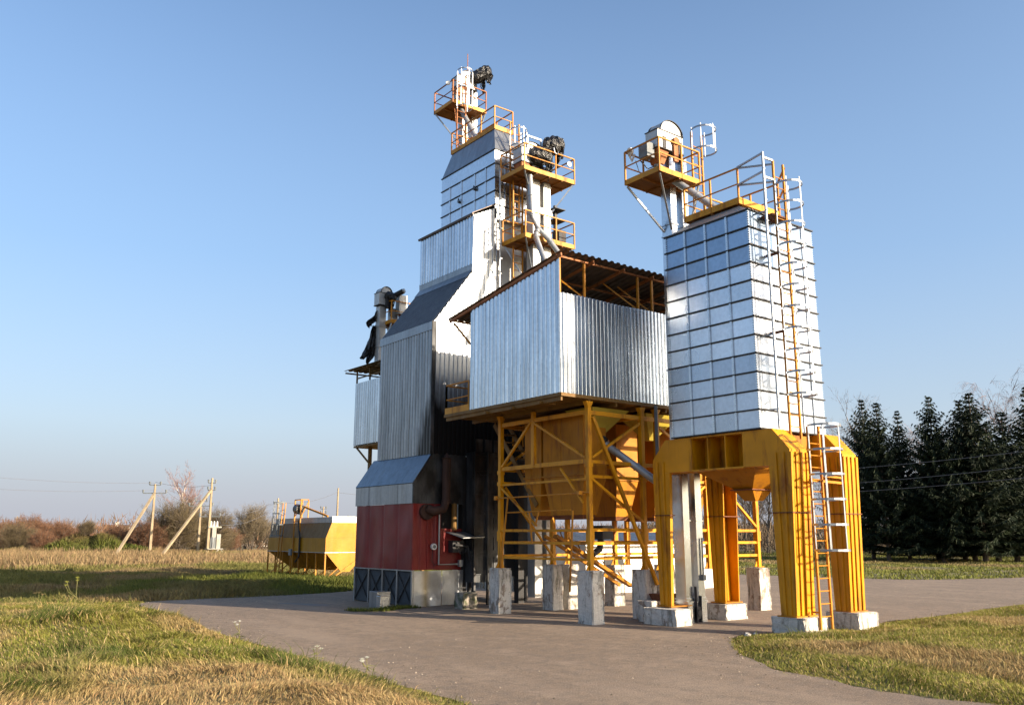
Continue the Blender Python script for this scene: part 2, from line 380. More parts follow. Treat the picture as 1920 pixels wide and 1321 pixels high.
def wrapped(root, p, q, r, name='motor_wrap', seed=1, tails=3, mat='black_plastic'):
    """a drive motor wrapped in crumpled black sheeting with hanging tails"""
    rnd = random.Random(seed); p, q = Vector(p), Vector(q); d = (q - p).normalized(); u = d.orthogonal().normalized(); v = d.cross(u)
    m = MB(); N, K = 13, 22; rings = []
    for i in range(N):
        f = i / (N - 1); rr = r * (.62 + .5 * math.sin(math.pi * min(1, max(0, f * .9 + .08))) ** .6)
        if i in (0, N - 1): rr *= .35
        rings.append([p + (q - p) * f + (u * math.cos(a) + v * math.sin(a)) * rr * rnd.uniform(.82, 1.16) for a in [k * 2 * math.pi / K for k in range(K)]])
    vs = [a for g in rings for a in g]
    m.add(vs, [(i * K + k, i * K + (k + 1) % K, (i + 1) * K + (k + 1) % K, (i + 1) * K + k) for i in range(N - 1) for k in range(K)] + [tuple(range(K - 1, -1, -1)), tuple(range((N - 1) * K, N * K))])
    for _ in range(tails):
        c = p + (q - p) * rnd.uniform(.25, .95) + V(0, 0, -r * .6); L = rnd.uniform(.35, .85); wv = rnd.uniform(.07, .16); th = rnd.uniform(0, 3.1)
        dx = V(math.cos(th), math.sin(th), 0) * wv; pr = None
        for j in range(7):
            cc = c + V(rnd.uniform(-.05, .05), rnd.uniform(-.05, .05), -L * j / 6); ww = dx * (1.1 - .11 * j) * rnd.uniform(.7, 1.2)
            cur = [cc - ww, cc + ww, cc + ww + V(.04, .03, 0), cc - ww + V(.04, .03, 0)]
            if pr: m.hexa(cur, pr)
            pr = cur
    return m.build(name, mat, root, smooth=True)
def head(root, x0, x1, y0, y1, z0, z1, zt, name='elevator_head', mat='white_sheet', rim='rail_steel'):
    """rectangular drive head (z0..z1) with a round-topped hood up to zt"""
    m = B(x0, x1, y0, y1, z0, z1); xm = (x0 + x1) / 2 + (x1 - x0) * .06; rr = (x1 - x0) * .44; prof = [(xm + rr, z1)]
    for k in range(1, 16):
        a = math.pi * k / 16; prof.append((xm + rr * math.cos(a), z1 + (zt - z1) * math.sin(a)))
    prof.append((xm - rr, z1)); m.prism(prof, 'Y', y0 + .02, y1 - .02)
    H = m.build(name, mat, root)
    rimm = MB()
    for y in (y0, y1):
        pts = [(p[0], y, p[1] + .004) for p in prof]; 
        for a, b in zip(pts, pts[1:]): rimm.beam(a, b, .05, .018)
    rimm.box(x0 - .02, x1 + .02, y0 - .02, y1 + .02, z1 - .012, z1 + .012); B(x0 - .02, x1 + .02, y0 - .02, y1 + .02, z0 - .012, z0 + .012).build('head_flange', 'dark_steel', H)
    rimm.build('head_rim', 'dark_steel', H)
    return H
def trunk(root, x0, x1, y0, y1, z0, z1, flanges, mat='white_sheet'):
    m = B(x0, x1, y0, y1, z0, z1)
    for z in flanges: m.box(x0 - .025, x1 + .025, y0 - .025, y1 + .025, z - .02, z + .02)
    return m.build('trunk', mat, root)

# ------------------------------------------------------------------ terrain
ASPH = [(7.3, -30), (7.31, 10.6), (7.43, 11.9), (7.47, 13.5), (7.57, 16), (7.6, 18.4), (7.75, 22.8), (8.15, 26.5), (8.52, 29.7), (8.64, 32.6), (9.5, 33.9),
        (13.6, 33.7), (18, 34.6), (24, 38), (31.2, 43.8), (41.8, 38.6), (44.6, 35.4), (45.8, 27.6), (46.6, 24.7), (54, 22.8), (95, 12),
        (95, 3), (50, 11.6), (33.3, 14.1), (30.2, 13.9), (26.5, 13.5), (24.8, 13.55), (22.8, 13.5), (21.9, 13.05), (21.0, 13.6), (19.6, 13.3), (18.7, 13.55), (17.6, 13.9), (16.7, 13.45),
        (15.8, 12.8), (15, 12.05), (14.25, 11.0), (13.5, 9.9), (13.29, 8.8), (13.07, 7.8), (13.1, 6.9), (13.17, 6.3), (13.13, 5.7), (13.0, 0), (13, -30)]
def smooth_poly(P, it=2):
    P = [np.array(p, float) for p in P]
    for _ in range(it):
        Q = []
        for a, b in zip(P, P[1:] + P[:1]): Q += [a * .75 + b * .25, a * .25 + b * .75]
        P = Q
    return np.array(P)
def vnoise(x, y, f, seed=0):
    x = np.asarray(x, float) * f; y = np.asarray(y, float) * f; xi = np.floor(x).astype(int); yi = np.floor(y).astype(int); fx = x - xi; fy = y - yi
    fx = fx * fx * (3 - 2 * fx); fy = fy * fy * (3 - 2 * fy)
    def h(a, b):
        n = (a * 374761393 + b * 668265263 + seed * 1442695041) & 0xffffffff; n = ((n ^ (n >> 13)) * 1274126177) & 0xffffffff
        return ((n ^ (n >> 16)) & 0xffff) / 65535.
    return (h(xi, yi) * (1 - fx) + h(xi + 1, yi) * fx) * (1 - fy) + (h(xi, yi + 1) * (1 - fx) + h(xi + 1, yi + 1) * fx) * fy
AP = smooth_poly(ASPH); 
def densify(P, s=.35):
    out = []
    for a, b in zip(P, np.roll(P, -1, 0)):
        n = max(1, min(12, int(np.hypot(*(b - a)) / s)))
        for i in range(n): out.append(a + (b - a) * i / n)
    return np.array(out)
AD = densify(AP)
nx = np.roll(AD, -1, 0) - np.roll(AD, 1, 0); nx /= np.maximum(1e-6, np.hypot(nx[:, 0], nx[:, 1]))[:, None]
jit = (vnoise(AD[:, 0], AD[:, 1], 1.1, 3) - .5) * .28 + (vnoise(AD[:, 0], AD[:, 1], 4.3, 5) - .5) * .14
AD = AD + np.stack([-nx[:, 1], nx[:, 0]], 1) * jit[:, None]
def inside(x, y, P):
    r = np.zeros(x.shape, bool)
    for (ax, ay), (bx, by) in zip(P, np.roll(P, -1, 0)):
        c = ((ay > y) != (by > y)); r ^= c & (x < (bx - ax) * (y - ay) / (by - ay + 1e-12) + ax)
    return r
def edist(x, y, P):
    d = np.full(x.shape, 1e9)
    for a, b in zip(P, np.roll(P, -1, 0)):
        ab = b - a; L = ab @ ab + 1e-12; t = np.clip(((x - a[0]) * ab[0] + (y - a[1]) * ab[1]) / L, 0, 1)
        d = np.minimum(d, np.hypot(x - a[0] - t * ab[0], y - a[1] - t * ab[1]))
    return d
def height(x, y):
    x = np.asarray(x, float); y = np.asarray(y, float); ins = inside(x, y, AP); d = edist(x, y, AP)
    s = np.clip(d / 1.2, 0, 1); s = s * s * (3 - 2 * s)
    bump = (vnoise(x, y, 1.1, 6) - .45) * .16 * np.clip((12 - x) / 3, 0, 1) + (vnoise(x, y, .33, 1) - .4) * .22 + (vnoise(x, y, .9, 2) - .45) * .12 + (vnoise(x, y, 2.3, 4) - .5) * .05
    near = np.clip((34 - y) / 6, 0, 1) * np.clip((9 - x) / 2, 0, 1)
    mound = near * np.clip(d / 4.5, 0, 1) * .30
    mound += .28 * np.exp(-(((x - 6.2) / 2.2) ** 2 + ((y - 22) / 5) ** 2)) * near
    groove = -.35 * np.exp(-((y - (17.5 + .9 * (x - 3))) / 1.0) ** 2) * np.exp(-((x - 2.9) / 1.3) ** 2)
    ditch = -.35 * np.exp(-((y - 41) / 5.5) ** 2) * np.clip((13 - x) / 4, 0, 1)
    isl = np.exp(-((x - 19) / 6) ** 2 - ((y - 9) / 4) ** 2) * .12
    rut = -.16 * np.exp(-((y - (11.6 - .35 * (x - 27))) / .45) ** 2) * np.exp(-((x - 27) / 3.2) ** 2)
    knoll = 2.0 * np.exp(-((x - 20.2) / 3.6) ** 2 - ((y - 97) / 4.5) ** 2) + 1.0 * np.exp(-((x - 24.4) / 2.6) ** 2 - ((y - 95.5) / 3.5) ** 2)
    far = np.clip((np.hypot(x, y) - 70) / 60, 0, 1) * (vnoise(x, y, .03, 8) - .4) * 1.2
    return np.where(ins, -.04, s * (.03 + bump * np.clip(d / 2, .3, 1) + mound + groove + ditch + isl + rut) + far * s + knoll - .01)
def axis(a, b, step, far, n):
    g = np.geomspace(1, far, n) - 1
    return np.concatenate([a - g[::-1][:-1] - step, np.arange(a, b, step), b + g])
gx = axis(-4, 40, .35, 1200, 50); gy = axis(-2, 62, .35, 1200, 50); GX, GY = np.meshgrid(gx, gy)
GZ = height(GX, GY); ny_, nx_ = GX.shape
idx = np.arange(ny_ * nx_).reshape(ny_, nx_); F = np.stack([idx[:-1, :-1], idx[:-1, 1:], idx[1:, 1:], idx[1:, :-1]], -1).reshape(-1, 4)
me = bpy.data.meshes.new('ground'); me.from_pydata(np.stack([GX.ravel(), GY.ravel(), GZ.ravel()], 1).tolist(), [], F.tolist())
me.polygons.foreach_set('use_smooth', [True] * len(F)); me.materials.append(M['turf_soil'])
ground = bpy.data.objects.new('ground', me); C.objects.link(ground); ground['kind'] = 'structure'
me = bpy.data.meshes.new('asphalt_yard'); bm = bmesh.new(); vs = [bm.verts.new((x, y, 0)) for x, y in AD]; bm.faces.new(vs)
bmesh.ops.triangulate(bm, faces=bm.faces); bmesh.ops.recalc_face_normals(bm, faces=bm.faces); bm.to_mesh(me); bm.free(); me.materials.append(M['asphalt'])
for p in me.polygons:
    if p.normal.z < 0: me.flip_normals(); break
yard = bpy.data.objects.new('asphalt_yard', me); C.objects.link(yard); yard['kind'] = 'structure'

# ------------------------------------------------------------------ silo on yellow portal legs
silo = thing('grain_silo', 'tall silver panelled grain silo on four ribbed yellow legs, nearest structure on the right', 'silo', (19.5, 14.8, 0))
X0, X1, Y0, Y1, ZB, ZT = 18.1, 20.9, 13.4, 16.3, 4.93, 10.7
bw = B(X0, X1, Y0, Y1, ZB, ZT).build('bin_wall', 'silo_sheet', silo)
fl = MB(); rh = (ZT - ZB) / 12
for i in range(13):
    z = ZB + rh * i
    fl.box(X0 - .045, X1 + .045, Y0 - .045, Y0 + .02, z - .016, z + .016); fl.box(X0 - .045, X1 + .045, Y1 - .02, Y1 + .045, z - .016, z + .016)
    fl.box(X0 - .045, X0 + .02, Y0 + .02, Y1 - .02, z - .016, z + .016); fl.box(X1 - .02, X1 + .045, Y0 + .02, Y1 - .02, z - .016, z + .016)
stf = fl; stf.cur = 1
for i in range(12):
    z0, z1 = ZB + rh * i + .018, ZB + rh * (i + 1) - .018
    for y in (14.12, 14.85, 15.58): stf.box(X0 - .035, X0 - .002, y - .03, y + .03, z0, z1)
    for x in (19.95, 20.42): stf.box(x - .025, x + .025, Y0 - .03, Y0 - .002, z0, z1)
    for k in range(7):
        z = z0 + (k + .5) * (z1 - z0) / 7
        stf.box(X0 - .03, X0 + .001, Y0 - .003, Y0 + .045, z - .014, z + .014); stf.box(X1 - .001, X1 + .03, Y0 - .003, Y0 + .045, z - .014, z + .014)
        stf.box(X0 - .03, X0 + .001, Y1 - .045, Y1 + .003, z - .014, z + .014)
        for y in (14.12, 14.85, 15.58): stf.box(X0 - .045, X0 - .034, y - .012, y + .012, z - .012, z + .012)
fl.build('panel_flange', ['dark_steel', 'galvanised'], bw)
rf = MB().frustum((X0, X1, Y0, Y1), ZT + .018, (18.7, 20.3, 14.15, 15.7), 11.17).build('roof', 'roof_sheet', silo)
platform(silo, 18.58, 20.4, 14.03, 15.95, 11.18, 1.02, .18, 'xYX', (.5,))
railing(silo, [(18.58, 14.03, 11.2), (18.35, 13.02, 11.2)], 1.02, 'rail_steel', posts=False); railing(silo, [(20.4, 14.03, 11.2), (19.25, 13.0, 11.0)], 1.02, 'rail_paint', posts=False)
railing(silo, [(18.35, 13.02, 11.0), (18.74, 13.0, 11.0)], 1.1, 'rail_steel', posts=False)
railing(silo, [(18.58, 14.03, 11.2), (18.74, 13.0, 11.0)], 1.0, 'rail_steel', posts=False)
m = MB().beam((18.35, 13.02, 4.9), (18.35, 13.02, 12.25), .06, .045)
for k in range(24): m.box(18.33, 18.40, 12.985, 13.05, 5.1 + k * .29, 5.12 + k * .29)
for z in (5.4, 7.3, 9.2, 10.6): m.beam((18.35, 13.03, z), (18.35, 13.4, z), .03)
m.build('cable_post', 'rail_steel', silo)
ladder(silo, (18.97, 13.0, 4.7), (18.97, 13.0, 12.1), (1, 0, 0), .44, cage=((0, -1, 0), 5.75, 11.45, .36, .56), posts=5, name='upper_ladder')
for q in ((18.6, 19.3, 13.0, 13.38, 10.56, 10.6), (18.72, 18.78, 12.97, 13.38, 9.5, 9.56), (18.7, 18.78, 12.97, 13.38, 7.4, 7.46)): B(*q).build('ladder_bracket', 'rust_steel', silo)
# portals
def portal(x0, x1, seed):
    xi = x0 + .06
    prof_b = [(12.62, 4.0), (12.62, 4.36), (13.1, 4.9), (16.62, 4.9), (17.1, 4.38), (17.1, 4.0), (15.68, 4.03), (15.68, 4.86), (14.0, 4.86), (14.0, 4.03)]
    # box-section beam ends, recessed web with gussets between them
    m = MB().prism([(12.62, 4.0), (12.62, 4.36), (13.1, 4.9), (14.0, 4.9), (14.0, 4.0)], 'X', x0, x1)
    m.prism([(15.68, 4.0), (15.68, 4.9), (16.62, 4.9), (17.1, 4.38), (17.1, 4.0)], 'X', x0, x1)
    xm = (x0 + x1) / 2
    xm = x1 - .12; m.box(xm - .03, xm + .03, 14.0, 15.68, 4.03, 4.86); m.box(x0 + .004, x1 - .004, 14.0, 15.68, 3.985, 4.03); m.box(x0 + .004, x1 - .004, 14.0, 15.68, 4.86, 4.905)
    for y in (14.56, 15.14):
        m.prism([(x0 + .01, 4.03), (x0 + .01, 4.86), (x1 - .01, 4.86), (x1 - .01, 4.03)], 'Y', y - .012, y + .012)
    for y in (14.28, 14.85, 15.42): m.box(xm - .036, xm - .03, y - .1, y + .1, 4.30, 4.42)
    bmh = m.build('portal_beam', 'yellow_paint', silo)
    for sgn in (1, -1):
        yo = lambda y: y if sgn == 1 else 29.74 - y
        yb = [12.62, 13.24, 13.14, 12.74]   # outer top, inner top, inner bottom, outer bottom
        l = MB()
        def plate(xa, xb, o0=0, i0=1):   # tapered plate between the outer and inner leg edges
            yy = [yb[0] + o0 * (yb[1] - yb[0]), yb[0] + i0 * (yb[1] - yb[0]), yb[3] + i0 * (yb[2] - yb[3]), yb[3] + o0 * (yb[2] - yb[3])]
            l.hexa([(xa, yo(yy[3]), .47), (xb, yo(yy[3]), .47), (xb, yo(yy[2]), .47), (xa, yo(yy[2]), .47)], [(xa, yo(yy[0]), 3.998), (xb, yo(yy[0]), 3.998), (xb, yo(yy[1]), 3.998), (xa, yo(yy[1]), 3.998)])
        if sgn == 1:
            plate(x0, x1)
            for f in (.05, .34, .63, .95):
                xa = x0 + f * (x1 - x0); l.beam((xa, yo(yb[3] - .03), .48), (xa, yo(yb[0] - .03), 4.3), .025, .09, up=(1, 0, 0))
        elif x0 < 19: plate(x0, x0 + .10)
        else:
            plate(x0, x0 + .03); plate(x1 - .03, x1); plate(x0 + .03, x1 - .03, .0, .06)
            for f in (.32, .5, .68):
                xa = x0 + f * (x1 - x0); l.beam((xa, yo(yb[3] + .13), .48), (xa, yo(yb[0] + .2), 3.98), .03, .24, up=(1, 0, 0))
        for f in (.3, .66):
            ya, yc = yb[3] + f * (yb[2] - yb[3]), yb[0] + f * (yb[1] - yb[0])
            l.beam((x0 - .01, yo(ya), .48), (x0 - .025, yo(yc), 4.3), .07, .03, up=(1, 0, 0))
        lg = l.build('leg', 'yellow_paint', silo)
        f = MB(); 
        f.box(x0 - .06, (x0 + .14 if sgn == -1 and x0 < 19 else x1 + .05), min(yo(12.6), yo(13.27)), max(yo(12.6), yo(13.27)), 2.84, 2.865)
        f.build('splice_flange', 'rust_steel', lg)
        bt = MB().box(x0 - .08, x1 + .06, min(yo(12.66), yo(13.2)), max(yo(12.66), yo(13.2)), .44, .47); bt.build('base_plate', 'old_yellow_paint', lg)
portal(18.12, 18.82, 1); portal(20.36, 20.98, 2)
m = MB().frustum((19.1, 19.9, 14.5, 15.1), 3.52, (18.35, 20.35, 13.8, 15.9), 4.05); m.box(18.83, 20.35, 13.5, 13.56, 4.3, 4.88); m.box(18.83, 20.35, 16.1, 16.16, 4.3, 4.88)
hp = m.build('hopper', 'old_yellow_paint', silo)
MB().frustum((19.35, 19.68, 14.62, 14.98), 3.22, (19.1, 19.9, 14.5, 15.1), 3.48).build('outlet', 'old_yellow_paint', hp)
m = B(19.0, 20.0, 14.44, 15.16, 3.485, 3.515); m.beam((19.9, 14.6, 3.5), (20.36, 13.9, 3.5), .07); m.build('slide_gate', 'rust_steel', hp)
ladder(silo, (18.84, 12.42, .16), (18.84, 12.42, 4.95), (1, 0, 0), .46, cage=((0, -1, 0), 1.95, 4.9, .40, .59), name='lower_ladder')
for p, q, w_ in (((18.62, 12.42, .55), (18.62, 12.65, .55), .04), ((18.6, 12.44, 3.62), (20.36, 12.7, 3.62), .06), ((19.07, 12.44, 4.42), (20.36, 12.7, 4.42), .05), ((19.07, 12.44, 3.75), (20.36, 12.7, 3.75), .05)):
    MB().beam(p, q, w_).build('ladder_stay', 'rail_paint', silo)
for k in range(5):
    z = 1.7 + k * .6; MB().tube([(18.86, 12.62, z), (18.89, 12.55, z + .06), (18.9, 12.55, z + .16), (18.86, 12.62, z + .24)], .008, 5).build('cable_clip', 'rail_paint', silo)

# ------------------------------------------------------------------ concrete piers
def pier(x0, x1, y0, y1, z, label, seed, mat='whitewashed_concrete', group='whitewashed concrete piers'):
    rnd = random.Random(seed); bm = bmesh.new(); bmesh.ops.create_cube(bm, size=1)
    bmesh.ops.bevel(bm, geom=bm.edges[:], offset=.045, segments=2, affect='EDGES', profile=.6)
    bmesh.ops.subdivide_edges(bm, edges=bm.edges[:], cuts=3, use_grid_fill=True)
    L = Vector(((x0 + x1) / 2, (y0 + y1) / 2, 0))
    for v in bm.verts:
        c = v.co; p = Vector((c.x * (x1 - x0), c.y * (y1 - y0), (c.z + .5) * (z + .12) - .12)); k = .012
        if abs(c.x) > .46 and abs(c.y) > .46: k = .03
        v.co = p + Vector((rnd.uniform(-k, k), rnd.uniform(-k, k), rnd.uniform(-k, k) * .6))
    me = bpy.data.meshes.new('concrete_pier'); bm.to_mesh(me); bm.free(); me.materials.append(M[mat])
    o = bpy.data.objects.new('concrete_pier', me); C.objects.link(o); o.location = L
    return tag(o, label, 'pier', group)
pier(18.02, 18.95, 12.46, 13.36, .44, 'low whitewashed pier under the front yellow silo leg, at the grass tip', 1)
pier(20.16, 21.04, 12.4, 13.28, .45, 'low whitewashed pier under the right-hand silo leg, beside the ladder foot', 2)
pier(17.68, 18.34, 16.08, 17.22, .42, 'low cracked pier under the silo leg left of the white elevator', 3)
pier(20.14, 21.05, 16.42, 17.22, .42, 'low pier under the rearmost silo leg behind the white elevator', 4)
Ps = [(16.34, 16.74, 17.76, 18.34, 1.38, 'tall mossy pier in front under the corner post of the corrugated store'),
      (16.3, 16.75, 21.88, 22.36, 1.34, 'tall peeling pier nearest the red tower base, with a bare triangular patch'),
      (18.47, 18.87, 21.92, 22.42, 1.4, 'white pier behind, left one of the close pair under the store'),
      (19.16, 19.56, 21.92, 22.42, 1.4, 'white pier behind, right one of the close pair under the store'),
      (18.5, 18.93, 17.9, 18.42, 1.36, 'tall dark streaked pier beside the left silo leg'),
      (21.22, 21.68, 21.95, 22.45, 1.34, 'whitewashed pier seen under the store between the front pier and the dark one'),
      (23.66, 24.18, 17.9, 18.38, 1.3, 'lone tall pier half bare brown concrete, seen under the silo'),
      (23.66, 24.18, 21.95, 22.45, 1.3, 'rear pier of the store mostly hidden behind the white elevator')]
for i, (a, b, c, d, z, l) in enumerate(Ps): pier(a, b, c, d, z, l, 20 + i)
pier(16.45, 16.98, 24.0, 24.5, .5, 'small mossy concrete block lying by the tower base', 50, 'mossy_concrete', 'loose concrete blocks')
pier(18.05, 18.5, 17.3, 17.75, .55, 'leaning pale concrete chute block beside the elevator foot', 51, 'whitewashed_concrete', 'loose concrete blocks')

# ------------------------------------------------------------------ bucket elevator beside the silo
el1 = thing('bucket_elevator', 'white bucket elevator with round-topped head and yellow platform beside the silo', 'grain elevator', (19.1, 16.8, 0), 'bucket elevators')
trunk(el1, 18.72, 18.97, 16.6, 16.98, .5, 13.65, (.62, 2.72, 4.9, 7.0, 9.2, 11.05, 11.4), 'galvanised'); trunk(el1, 19.24, 19.5, 16.6, 16.98, .5, 13.65, (.62, 2.72, 4.9, 7.0, 9.2, 11.05, 11.4), 'galvanised')
m = B(18.74, 19.5, 16.56, 17.02, 0, .56); m.box(18.7, 19.54, 16.54, 17.04, .52, .56); m.build('boot', 'galvanised', el1)
m = MB(); m.box(19.0, 19.2, 16.5, 16.56, .1, .42); m.tube([(19.1, 16.46, .25), (19.1, 16.6, .25)], .09, 12); m.box(19.0, 19.03, 16.48, 16.56, 0, .95); m.box(19.18, 19.21, 16.48, 16.56, 0, .7); m.build('tension_gear', 'dark_steel', el1)
B(19.34, 19.46, 16.5, 16.6, 1.1, 1.25).build('switch_box', 'insulator_grey', el1); MB().tube([(19.4, 16.55, 1.25), (19.4, 16.55, 2.25)], .025, 6).build('conduit', 'insulator_grey', el1)
MB().frustum((18.6, 19.1, 17.3, 17.7), .45, (18.5, 19.2, 17.15, 17.8), .72).build('intake_hopper', 'rust_steel', el1)
head(el1, 18.1, 19.2, 16.45, 16.95, 13.62, 14.2, 14.6)
m = MB(); m.frustum((18.25, 18.5, 16.6, 16.9), 13.2, (18.12, 18.62, 16.5, 16.93), 13.6); m.build('discharge_boot', 'rusty_rail', el1)
m = MB()
for xa in (18.3, 18.98): B(xa, xa + .14, 16.425, 16.46, 13.64, 14.0).build('dark_gap_panel', 'dark_steel', el1)  # dark panels stand for the shaded gaps in the head
m = B(17.78, 18.08, 16.6, 16.95, 13.3, 13.75); m.build('control_box', 'insulator_grey', el1)
m = MB(); m.box(18.72, 18.9, 16.38, 16.45, 13.3, 13.95); m.tube([(18.81, 16.33, 13.95), (18.81, 16.45, 13.95)], .12, 14); m.build('gear_cover', 'rusty_rail', el1)
spout(el1, [(18.38, 16.75, 13.2), (18.42, 16.65, 12.95), (19.45, 14.9, 11.15)], .11)
platform(el1, 17.6, 19.35, 15.98, 17.35, 12.55, 1.05, .16, 'xyYX', (.55,), braces=[((17.62, 17.3, 12.5), (18.72, 16.9, 11.2)), ((17.65, 16.02, 12.5), (18.74, 16.62, 11.2)), ((19.3, 16.0, 12.5), (19.48, 16.62, 11.15))])
ladder(el1, (19.72, 16.35, 11.1), (19.72, 16.35, 14.45), (1, 0, 0), .46, mat='rail_paint', cage=((0, -1, 0), 13.75, 14.5, .38, .68))
m = MB(); m.tube([(17.75, 17.3, 13.55), (17.8, 17.25, 13.35), (17.85, 17.2, 13.55)], .05, 6); m.tube([(17.65, 17.2, 13.6), (17.72, 17.2, 13.62)], .11, 14); m.build('work_lamp', 'white_paint', el1)
m = MB(); m.tube([(17.9, 17.0, 13.3), (18.1, 16.9, 13.05), (18.2, 16.7, 13.1), (18.3, 16.6, 13.0)], .02, 6); m.tube([(17.8, 17.1, 13.3), (17.82, 17.0, 12.95), (17.9, 16.9, 12.7)], .012, 5); m.build('cable', 'black_plastic', el1)

# ------------------------------------------------------------------ raised corrugated store on its yellow frame
sh = thing('raised_grain_store', 'silver corrugated grain store raised on a braced yellow steel frame behind the silo', 'storehouse', (20, 20, 0))
SX0, SX1, SY0, SY1, SZ = 15.56, 25.2, 18.05, 22.45, 6.19
roofz = lambda y: 10.16 - (y - 18.05) * .152
MB().corr((SX0, SY1, 0), (0, -1, 0), SY1 - SY0, lambda t: (0, 0, SZ + .95), lambda t: (0, 0, roofz(SY1 - t) - .05), (-1, 0, 0), .2, .035).build('side_wall', 'corrugated', sh)
MB().corr((SX0 - .012, SY1, 0), (0, -1, 0), SY1 - SY0, lambda t: (0, 0, SZ), lambda t: (0, 0, SZ + 1.05), (-1, 0, 0), .2, .035).build('side_wall', 'corrugated', sh)
MB().corr((SX0, SY0, 0), (1, 0, 0), SX1 - SX0, lambda t: (0, 0, SZ), lambda t: (0, 0, 9.05 + .012 * math.sin(t * 2)), (0, -1, 0), .15, .04).build('front_wall', 'corrugated', sh)
MB().corr((SX1, SY0, 0), (0, 1, 0), SY1 - SY0, lambda t: (0, 0, SZ), lambda t: (0, 0, roofz(SY0 + t) - .05), (1, 0, 0), .2, .035).build('side_wall', 'corrugated', sh)
MB().corr((SX1, SY1, 0), (-1, 0, 0), SX1 - SX0, lambda t: (0, 0, SZ), lambda t: (0, 0, 8.6), (0, 1, 0), .2, .035).build('rear_wall', 'weathered_corrugated', sh)
MB().corr((SX0 - .12, 0, 0), (1, 0, 0), SX1 - SX0 + .3, lambda t: (0, SY0 - .22, roofz(SY0 - .22) + .04), lambda t: (0, 23.7, roofz(23.7) + .04), (0, 0, 1), .26, .05).build('roof', 'brown_roof', sh)
m = MB()
for x in np.arange(SX0 - .05, SX1 + .2, 1.25): m.beam((x, SY0 - .15, roofz(SY0 - .15) - .05), (x, 23.6, roofz(23.6) - .05), .05, .09)
for y in (18.1, 19.5, 21, 22.4, 23.55): m.beam((SX0 - .1, y, roofz(y) - .02), (SX1 + .1, y, roofz(y) - .02), .06, .05)
m.build('rafter', 'rusty_rail', sh)
for x, top in ((15.6, 1), (16.55, 1), (18.76, 1), (19.38, 1), (21.5, 1), (22.2, 1), (24.9, 1)):
    MB().beam((x, 18.11, SZ), (x, 18.11, roofz(18.11) - .06), .06, up=(0, 1, 0)).build('wall_post', 'rail_paint', sh)
    if x > 16: MB().beam((x - .05, 18.16, 9.1), (x - .7, 18.9, 9.95), .04).build('knee_brace', 'rail_paint', sh)
MB().beam((15.62, 23.5, 9.2), (15.6, 22.48, 8.3), .05).build('knee_brace', 'rail_paint', sh)
m = MB(); m.box(SX0 + .03, SX1 - .03, SY0 + .02, 23.85, SZ - .10, SZ - .04)
for x in np.arange(SX0 + .05, SX1, 1.05): m.box(x - .03, x + .03, SY0 + .03, 23.84, SZ - .22, SZ - .10)
D = m.build('floor_deck', 'brown_or_shaded_yellow', sh)
m = B(SX0 - .012, SX1 + .01, SY0 - .03, SY0 + .012, SZ - .10, SZ - .005); m.box(SX0 - .03, SX0 + .01, SY0 + .015, 23.9, SZ - .10, SZ - .005); m.box(SX0 + .01, SX1, 23.86, 23.9, SZ - .10, SZ - .005)
for y in (18.9, 20.2, 21.5): m.box(SX0 - .1, SX0 + .5, y - .04, y + .04, SZ - .22, SZ - .155)
m.build('edge_beam', 'brown_or_shaded_yellow', sh)
railing(sh, [(SX0 + .02, 22.55, SZ), (SX0 + .02, 23.85, SZ)], .95, 'rail_paint'); B(SX0 - .01, SX0 + .012, 22.5, 23.88, SZ, SZ + .2).build('toe_board', 'yellow_paint', sh)
railing(sh, [(SX0 + .02, 23.85, SZ), (18.4, 23.85, SZ)], .95, 'rail_paint')
XS = [16.6, 18.72, 19.36, 21.5, 22.1, 23.92]
for x in XS:
    for y in (18.1, 22.2):
        m = MB().beam((x, y, 1.33), (x, y, 5.95), .13, .13, up=(0, 1, 0)); m.hexa([(x - .07, y - .07, 5.9), (x + .07, y - .07, 5.9), (x + .07, y + .07, 5.9), (x - .07, y + .07, 5.9)], [(x - .13, y - .08, 6.03), (x + .13, y - .08, 6.03), (x + .13, y + .08, 6.03), (x - .13, y + .08, 6.03)])
        for z in (2.3, 3.9, 4.25): m.box(x - .085, x + .085, y - .085, y + .085, z - .06 * (1 + (z < 3) * 1.5), z + .06 * (1 + (z < 3) * 1.5))
        m.prism([(x - .07, 1.34), (x - .07, 1.56), (x - .2, 1.34)], 'Y', y - .012, y + .012); m.prism([(x + .07, 1.34), (x + .07, 1.56), (x + .14, 1.34)], 'Y', y - .012, y + .012); m.box(x - .15, x + .13, y - .12, y + .12, 1.325, 1.345)
        m.build('column', 'yellow_paint', sh)
MB().beam((16.6, 20.55, 4.3), (16.6, 20.55, 6.0), .1, .14, up=(0, 1, 0)).build('column', 'yellow_paint', sh)
def hb(p, q, w=.06, h=.09, mat='yellow_paint', name='frame_beam'): return MB().beam(p, q, w, h).build(name, mat, sh)
for x in (16.6, 23.92):
    for z, s in ((5.74, .12), (4.36, .12), (3.86, .06), (2.46, .07), (2.10, .07), (1.66, .07)): hb((x, 18.17, z), (x, 22.13, z), .07, s)
for y in (18.1, 22.2):
    for z, s in ((5.72, .12), (4.34, .10), (3.93, .08), (2.47, .08), (2.10, .08), (1.70, .08)):
        for a, b in zip(XS, XS[1:]): hb((a + .07, y, z), (b - .07, y, z), .07, s)
for x in (18.72, 21.5):
    for z in (5.75, 4.36, 2.1): hb((x, 18.17, z), (x, 22.13, z), .06, .09)
br = lambda p, q, w=.07: hb(p, q, w, w, 'yellow_paint', 'brace')
